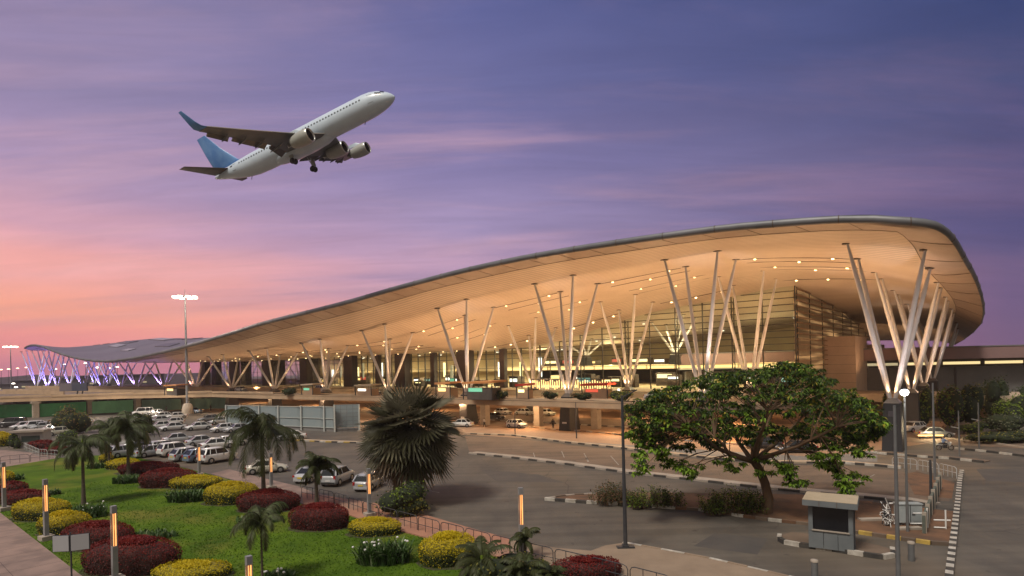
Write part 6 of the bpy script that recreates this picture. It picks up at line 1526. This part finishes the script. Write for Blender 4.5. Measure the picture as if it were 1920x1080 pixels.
# ================================================================== PEOPLE AND MOTORCYCLE
SKIN = mat('skin', (.20, .11, .07), .6)
def person(px, py, lab, shirt, trouser, walk=.25, face=0.0, z0=0.0, seated=False, loc=None):
    p = G(px, py, z0) if loc is None else Vector(loc)
    t = thing('person', lab, 'person', tuple(p), face, None)
    if seated:
        J = {'pelvis': (0, 0, .86), 'chest': (.06, 0, 1.20), 'neck': (.12, 0, 1.42), 'head': (.16, 0, 1.56), 'top': (.17, 0, 1.68)}
        legs = [((0, s * .10, .84), (.40, s * .17, .80), (.28, s * .16, .42), (.42, s * .16, .36)) for s in (-1, 1)]
        arms = [((.10, s * .20, 1.34), (.30, s * .26, 1.12), (.54, s * .24, 1.08), (.60, s * .22, 1.06)) for s in (-1, 1)]
    else:
        J = {'pelvis': (0, 0, .92), 'chest': (.01, 0, 1.25), 'neck': (.0, 0, 1.47), 'head': (.02, 0, 1.60), 'top': (.02, 0, 1.72)}
        legs = [((0, s * .10, .88), (.5 * s * walk + .05, s * .11, .48), (s * walk, s * .11, .07), (s * walk + .16, s * .12, .03)) for s in (-1, 1)]
        arms = [((0, s * .20, 1.40), (-s * walk * .4, s * .25, 1.13), (-s * walk * .7 + .06, s * .25, .88), (-s * walk * .7 + .08, s * .25, .78)) for s in (-1, 1)]
    b = MB()
    b.lathe([(.0, J['pelvis'][2] - .08)], 3) if False else None
    def v(a): return Vector(a)
    b.tube([v(J['pelvis']) - Vector((0, 0, .06)), J['pelvis'], v(J['pelvis']).lerp(v(J['chest']), .5), J['chest'], v(J['neck']) - Vector((0, 0, .07)), J['neck'], v(J['neck']).lerp(v(J['head']), .4), J['head'], v(J['head']) + Vector((0, 0, .07)), J['top']], [.12, .155, .135, .175, .13, .062, .06, .098, .09, .03], 12, 0)
    for l in legs: b.tube(l, [.095, .065, .045, .035], 8, 0)
    for a in arms: b.tube(a, [.055, .043, .033, .03], 8, 0)
    b.build('body', SKIN, t)
    c = MB(); c.tube([v(J['pelvis']) - Vector((0, 0, .02)), v(J['pelvis']).lerp(v(J['chest']), .5), J['chest'], v(J['neck']) - Vector((0, 0, .08)), v(J['neck']) - Vector((0, 0, .02))], [.17, .155, .195, .15, .08], 12, 0)
    for a in arms: c.tube([a[0], a[1], v(a[1]).lerp(v(a[2]), .6)], [.072, .06, .052], 8, 0)
    c.build('shirt', mat('shirt', shirt, .8), t)
    c = MB(); c.tube([v(J['pelvis']) - Vector((0, 0, .08)), v(J['pelvis']) + Vector((0, 0, .06))], [.165, .168], 12, 0)
    for l in legs: c.tube([l[0], l[1], v(l[1]).lerp(v(l[2]), .9)], [.115, .08, .062], 8, 0)
    c.build('trousers', mat('trousers', trouser, .8), t)
    c = MB(); h0 = v(J['head']); c.tube([h0 + Vector((-.03, 0, .0)), h0 + Vector((-.02, 0, .07)), v(J['top']) + Vector((-.01, 0, .012))], [.098, .102, .04], 10, 0); c.build('hair', M['black_plastic'], t)
    c = MB()
    for l in legs: c.tube([v(l[2]) - Vector((.03, 0, .02)), l[3]], [.055, .045], 8)
    c.build('shoes', M['tyre'], t)
    return t
person(395, 770, 'person in dark clothes standing beyond the tall mast', (.05, .05, .06), (.03, .03, .035), .2, 1.0)
person(337, 795, 'person in a red shirt standing at the foot of the mast', (.5, .06, .03), (.04, .04, .05), .05, 2.0)
person(908, 800, 'person in a white shirt walking behind the kerb near the square pier', (.6, .58, .55), (.03, .03, .03), .25, 0.3)
person(896, 793, 'person in dark clothes bending near the black plinth', (.06, .04, .04), (.04, .03, .03), .3, 3.0)
person(1037, 803, 'person in dark clothes beside the middle black plinth', (.05, .05, .05), (.03, .03, .04), .05, 1.6)
person(312, 772, 'person in grey clothes far back among the parked cars', (.2, .2, .22), (.05, .05, .06), .2, 1.2)
# motorcycle with rider at the exit kerb
p = G(1772, 844); mh = R(-14)
t = thing('motorcycle', 'white motorcycle on the road beside the slender pole', 'motorcycle', tuple(p), mh)
for x in (-.66, .66):
    b = MB(); pr = [(.29 + .05 * math.cos(a), .05 * math.sin(a)) for a in [2 * PI * i / 8 for i in range(9)]]; b.lathe(pr, 16, 0, 'Y', (x, 0, .31)); w_ = b.build('wheel', M['tyre'], t)
    b = MB(); b.lathe([(0, -.04), (.09, -.03), (.09, .03), (0, .04)], 10, 0, 'Y', (x, 0, .31))
    for k in range(8): a = k * PI / 4; b.tube([(x, 0, .31), (x + .27 * math.cos(a), 0, .31 + .27 * math.sin(a))], .008, 4)
    b.build('rim', M['rim_m'], w_)
b = MB(); b.tube([(-.66, 0, .31), (-.2, 0, .55), (.35, 0, .75), (.48, 0, .9)], .05, 8); b.tube([(.66, 0, .31), (.48, 0, .95), (.44, 0, 1.02)], .04, 8); b.tube([(.44, -.32, 1.08), (.46, 0, 1.03), (.44, .32, 1.08)], .02, 6); b.box((0, 0, .42), (.42, .26, .3)); b.build('frame', M['steel_dark'], t)
b = MB(); b.tube([(-.05, 0, .78), (.15, 0, .85), (.36, 0, .80)], [.1, .16, .09], 10); b.tube([(.5, 0, .5), (.56, 0, .8), (.5, 0, 1.0)], [.06, .15, .12], 8); b.tube([(-.9, 0, .66), (-.6, 0, .72), (-.3, 0, .7)], [.05, .12, .11], 8); b.build('fairing', M['white_paint'], t)
b = MB(); b.box((-.34, 0, .82), (.72, .28, .12)); b.build('seat', M['black_plastic'], t)
b = MB(); b.lathe([(0, .0), (.09, .03), (.09, .08), (0, .09)], 10, 0, 'X', (.56, 0, .93)); b.build('headlight', GL['white'], t)
person(0, 0, 'rider in a light blue shirt sitting on the motorcycle', (.25, .33, .5), (.03, .03, .04), seated=True, loc=tuple(p + Vector((-.22 * math.cos(mh), -.22 * math.sin(mh), .04))), face=mh)

# ================================================================== AIRLINER
PR = Matrix(((0.9023654118318781, 0.33308575396808254, -0.27347859885738585), (-0.35895100400245245, 0.9320599322571419, -0.04917783450339587), (0.23851800824071195, 0.14254179451769933, 0.9606201104289653)))
AP = bpy.data.objects.new('airliner', None); COL.objects.link(AP)
AP.matrix_world = Matrix.Translation((-36.898, 106.427, 52.366)) @ PR.to_4x4()
tag(AP, 'white airliner with pale blue tail and winglets climbing above the terminal', 'airplane')
M['pl_white'] = mat('plane_white', (.56, .66, .76), .32, (.50, .59, .69), .5, 6)
M['pl_grey'] = mat('plane_grey', (.10, .115, .12), .45, (.08, .09, .095), .6, 6)
M['pl_dark'] = mat('plane_dark', (.075, .075, .07), .5, (.05, .05, .045), .7, 6)
M['pl_blue'] = mat('plane_blue', (.07, .20, .50), .35, (.12, .27, .56), .35, 6, contrast=(.42, .58))
M['pl_metal'] = mat('plane_metal', (.55, .55, .52), .3, metal=.8)
M['pl_grey2'] = mat('nacelle', (.36, .37, .34), .4, (.29, .30, .275), .6, 6)
SX, SY = .968, 1.031
def AV(x, y, z): return Vector((x * SX, y * SY, z))
b = MB(); RW, RH = 1.95, 2.05
stn = [(21.0, .06, -.52), (20.85, .30, -.50), (20.5, .62, -.44), (19.9, .98, -.34), (19.1, 1.32, -.22), (18.1, 1.62, -.10), (16.9, 1.85, -.02), (15.4, 1.97, 0), (12, 2.0, 0), (5, 2.0, 0), (-2, 2.0, 0), (-8, 2.0, .0), (-11, 1.92, .06), (-13.5, 1.68, .24), (-16, 1.30, .52), (-18.2, .92, .78), (-19.8, .58, .96), (-20.8, .30, 1.04), (-21.05, .12, 1.06)]
rows_ = []
for x, r_, zc in stn: rows_.append([AV(x, 0, 0) + Vector((0, r_ * .98 * math.sin(2 * PI * k / 28), zc + r_ * 1.03 * math.cos(2 * PI * k / 28))) for k in range(29)])
b.grid(rows_, 0, True)
b.build('fuselage', M['pl_white'], AP)
bl = MB(); rows_ = []
for x, w_, zz in ((7.6, .05, -1.9), (6.8, 1.0, -2.15), (5, 1.8, -2.42), (1, 2.1, -2.55), (-3, 2.0, -2.5), (-5.2, 1.3, -2.25), (-6.6, .1, -1.95)):
    rows_.append([AV(x, 0, 0) + Vector((0, w_ * math.sin(a), -1.35 + (zz + 1.35) * math.cos(a) ** .8 if math.cos(a) > 0 else -1.35)) for a in [-PI / 2 + PI * k / 14 for k in range(15)]])
bl.grid(rows_, 0, True); bl.build('belly_fairing', M['pl_white'], AP)
def surf(name, secs, m, parent=AP, n=10):
    """lofted wing-like solid; each section: leading edge point, chord vector, up vector, thickness"""
    b = MB(); rows_ = []
    for le, ch, up, th in secs:
        le, ch, up = Vector(le), Vector(ch), Vector(up).normalized(); L_ = ch.length; ring = []
        xs_ = [(1 - math.cos(PI * i / n)) / 2 for i in range(n + 1)]
        prof = lambda x: 5 * th * (.2969 * math.sqrt(x) - .126 * x - .3516 * x * x + .2843 * x**3 - .1036 * x**4)
        for x in xs_: ring.append(le + ch * x + up * prof(x) * L_)
        for x in reversed(xs_[1:-1]): ring.append(le + ch * x - up * prof(x) * L_ * .7)
        ring.append(ring[0].copy()); rows_.append(ring)
    b.grid(rows_, 0, True); b.add(rows_[-1][:-1], [tuple(range(len(rows_[-1]) - 1))], 0)
    return b.build(name, m, parent)
def wing(sd):
    if sd < 0: secs = [(AV(6.6, sd * 1.5, -1.45), 8.4, .13), (AV(3.3, sd * 5.6, -1.0), 4.9, .12), (AV(-.8, sd * 12, -.2), 3.0, .11), (AV(-3.7, sd * 16.6, .42), 1.9, .10)]
    else: secs = [(AV(6.6, sd * 1.5, -1.45), 8.4, .13), (AV(4.6, sd * 5.6, -1.15), 5.4, .12), (AV(3.3, sd * 10.5, -.75), 3.8, .11), (AV(.2, sd * 15.5, -.1), 2.0, .10)]
    wg = surf('wing', [(le, (-c_, 0, -.03 * c_), (0, 0, 1), th) for le, c_, th in secs], M['pl_grey'])
    le, c_, th = secs[-1]
    wl = [(le, (-c_, 0, 0), (0, sd * .1, 1), .10), (le + Vector((-.45, sd * .6, .22)), (-c_ * .9, 0, 0), (0, -sd * .5, 1), .1), (le + Vector((-1.0, sd * 1.05, .95)), (-c_ * .7, 0, 0), (0, -sd, .4), .09), (le + Vector((-2.5, sd * 1.5, 3.1)), (-c_ * .32, 0, 0), (0, -sd, .2), .08)]
    surf('winglet', wl, M['pl_blue'])
    # leading-edge light strip, flaps and track fairings
    def pt(f, cx, dz=0):
        k = f * (len(secs) - 1); i = min(len(secs) - 2, int(k)); w_ = k - i
        L0, c0, _ = secs[i]; L1, c1, _ = secs[i + 1]; return L0.lerp(L1, w_) + Vector((-(c0 + (c1 - c0) * w_) * cx, 0, dz))
    for a, c2 in ((.06, .34), (.38, .66), (.70, .92)):
        f = MB(); P_ = [pt(a, .93, -.12), pt(c2, .93, -.1), pt(c2, 1.12, -.55), pt(a, 1.14, -.75)]
        f.add(P_ + [q + Vector((0, 0, .14)) for q in P_], [(3, 2, 1, 0), (4, 5, 6, 7), (0, 1, 5, 4), (1, 2, 6, 5), (2, 3, 7, 6), (3, 0, 4, 7)]); f.build('flap', M['pl_dark'], wg)
    for a in (.30, .46, .60, .76):
        f = MB(); q = pt(a, .60, -.28); e = pt(a, 1.18, -.85); f.tube([q, q.lerp(e, .35) + Vector((0, 0, -.18)), q.lerp(e, .8), e], [.06, .22, .16, .04], 8); f.build('flap_track', M['pl_grey'], wg)
    f = MB(); f.tube([pt(i / 10, .0, .0) for i in range(11)], .075, 6); f.build('leading_edge', M['pl_metal'], wg)
    return wg
wing(-1); wing(1)
def engine(x, y, z, s=1.0):
    b = MB(); c_ = AV(x, y, z)
    outer = [(1.02, 0), (1.10, -.12), (1.18, -.6), (1.2, -1.4), (1.14, -2.3), (1.0, -3.1), (.86, -3.6)]
    b.lathe([(r_ * s, q * s) for r_, q in outer], 26, 0, 'X', c_); en = b.build('engine', M['pl_grey2'], AP)
    b = MB(); b.lathe([(1.03 * s, .02 * s), (1.07 * s, -.02 * s), (1.11 * s, -.16 * s)], 26, 0, 'X', c_); b.lathe([(1.03 * s, .02 * s), (.98 * s, -.03 * s), (.93 * s, -.25 * s)], 26, 0, 'X', c_); b.build('intake_lip', M['pl_metal'], en)
    b = MB(); b.lathe([(.93 * s, -.25 * s), (.90 * s, -.9 * s), (0, -.92 * s)], 26, 0, 'X', c_, False); b.build('intake', M['intake'], en)
    b = MB(); b.lathe([(.0, -.45 * s), (.14 * s, -.6 * s), (.27 * s, -.9 * s)], 14, 0, 'X', c_); 
    b.build('spinner', M['pl_grey'], en)
    b = MB(); b.lathe([(.84 * s, -3.5 * s), (.6 * s, -3.4 * s), (.5 * s, -4.2 * s), (.25 * s, -4.7 * s), (0, -4.8 * s)], 18, 0, 'X', c_); b.build('exhaust', M['pl_dark'], en)
    surf('pylon', [(c_ + Vector((-.9 * s, 0, 1.0 * s)), (-4.2, 0, .3), (0, 1, 0), .09), (c_ + Vector((-2.2 * s, 0, 1.75 * s)), (-3.6, 0, 0), (0, 1, 0), .09)], M['pl_white'], en)
M['intake'] = mat('intake_dark', (.02, .02, .022), .5)
engine(6.3, -5.3, -2.35, 1.05); engine(5.7, 5.0, -2.15, 1.05); engine(7.2, 10.4, -1.75, 1.0)
# tail
surf('tail_fin', [(AV(-12.6, 0, 1.75), (-3.2, 0, 0), (0, 1, 0), .04), (AV(-14.4, 0, 2.3), (-6.0, 0, 0), (0, 1, 0), .09), (AV(-17.6, 0, 5.6), (-3.9, 0, 0), (0, 1, 0), .09), (AV(-20.3, 0, 9.1), (-2.1, 0, 0), (0, 1, 0), .08)], M['pl_blue'])
for sd in (-1, 1): surf('stabilizer', [(AV(-16.2, sd * .7, 1.1), (-3.9, 0, 0), (0, 0, 1), .09), (AV(-20.0, sd * 7.3, 1.75), (-1.5, 0, 0), (0, 0, 1), .08)], M['pl_dark'])
def skin(x, ang, lift=.015):
    for i in range(len(stn) - 1):
        if stn[i + 1][0] <= x <= stn[i][0]:
            k = (stn[i][0] - x) / (stn[i][0] - stn[i + 1][0]); r_ = stn[i][1] + (stn[i + 1][1] - stn[i][1]) * k; zc = stn[i][2] + (stn[i + 1][2] - stn[i][2]) * k; break
    r_ += lift; return AV(x, 0, 0) + Vector((0, r_ * .98 * math.sin(ang), zc + r_ * 1.03 * math.cos(ang)))
M['pl_win'] = mat('plane_window', (.03, .035, .045), .2)
for sd in (-1, 1):
    for i in range(44):
        x = 15.2 - i * .66
        if i in (21, 22): continue
        b = MB(); a0, a1 = sd * 1.27, sd * 1.12; b.quad(skin(x - .15, a0), skin(x + .15, a0), skin(x + .15, a1), skin(x - .15, a1)); b.build('window', M['pl_win'], AP)
    for x in (17.1, -14.9):
        b = MB(); ring = [skin(x - .42, sd * 1.75, .01), skin(x + .42, sd * 1.75, .01), skin(x + .42, sd * .98, .01), skin(x - .42, sd * .98, .01), skin(x - .42, sd * 1.75, .01)]; b.tube(ring, .03, 4, 0, False); b.build('door', M['pl_grey'], AP)
    for a0, a1, x0, x1, dx in ((1.20, .80, 19.15, 18.15, .2), (.75, .28, 19.6, 18.95, .1)):
        b = MB(); b.grid([[skin(x0 + (x1 - x0) * i / 4 - .05 * j / 4, sd * (a0 + (a1 - a0) * j / 4), .035) for j in range(5)] for i in range(5)], 0, False); b.build('cockpit_window', M['pl_win'], AP)
# registration-like dark mark blocks near the tail
b = MB(); b.quad(skin(-15.9, -1.22, .02), skin(-14.8 - .45, -1.22, .02), skin(-15.25, -1.02, .02), skin(-15.9, -1.02, .02)); b.build('mark', M['pl_win'], AP)
def gear(x, y, z, tops=2):
    c_ = AV(x, y, z); b = MB(); b.tube([AV(x, y, z + 2.0), c_], .13, 8); b.tube([AV(x + .2, y * .6, z + 1.9), c_ + Vector((0, 0, .5))], .08, 6); b.box(c_ + Vector((.0, .35 if y > 0 else -.35, 1.1)), (.9, .05, 1.3)); g_ = b.build('landing_gear', M['pl_grey2'], AP)
    for s in (-.38, .38):
        w_ = MB(); w_.lathe([(0, -.17), (.42, -.17), (.52, -.1), (.52, .1), (.42, .17), (0, .17)], 16, 0, 'Y', c_ + Vector((0, s, 0))); w_.build('wheel', M['tyre'], g_)
gear(-1.0, 3.0, -4.2); gear(-1.6, -1.2, -3.2)
b = MB(); b.tube([AV(14.2, 0, -2.0), AV(13.9, 0, -2.5)], .07, 6); b.tube([AV(-12.5, 0, -1.6), AV(-12.9, 0, -2.2)], .06, 6); b.build('antenna', M['pl_dark'], AP)
# ================================================================== AIR
hz_ = MB(); x0, x1, y0, y1, z0, z1 = -940, 1120, -30, 500, -1.2, 82
hz_.add([(x0, y0, z0), (x1, y0, z0), (x1, y1, z0), (x0, y1, z0), (x0, y0, z1), (x1, y0, z1), (x1, y1, z1), (x0, y1, z1)], [(3, 2, 1, 0), (4, 5, 6, 7), (0, 1, 5, 4), (1, 2, 6, 5), (2, 3, 7, 6), (3, 0, 4, 7)])
hm_ = bpy.data.materials.new('haze'); hm_.use_nodes = True; t_ = hm_.node_tree
for n in list(t_.nodes): t_.nodes.remove(n)
o_ = t_.nodes.new('ShaderNodeOutputMaterial'); v_ = t_.nodes.new('ShaderNodeVolumePrincipled'); v_.inputs['Color'].default_value = (.95, .84, .88, 1); v_.inputs['Density'].default_value = .00018; v_.inputs['Anisotropy'].default_value = .2
t_.links.new(v_.outputs[0], o_.inputs['Volume'])
tag(hz_.build('haze', hm_), 'thin pinkish evening haze over the whole site', 'haze', kind='stuff')
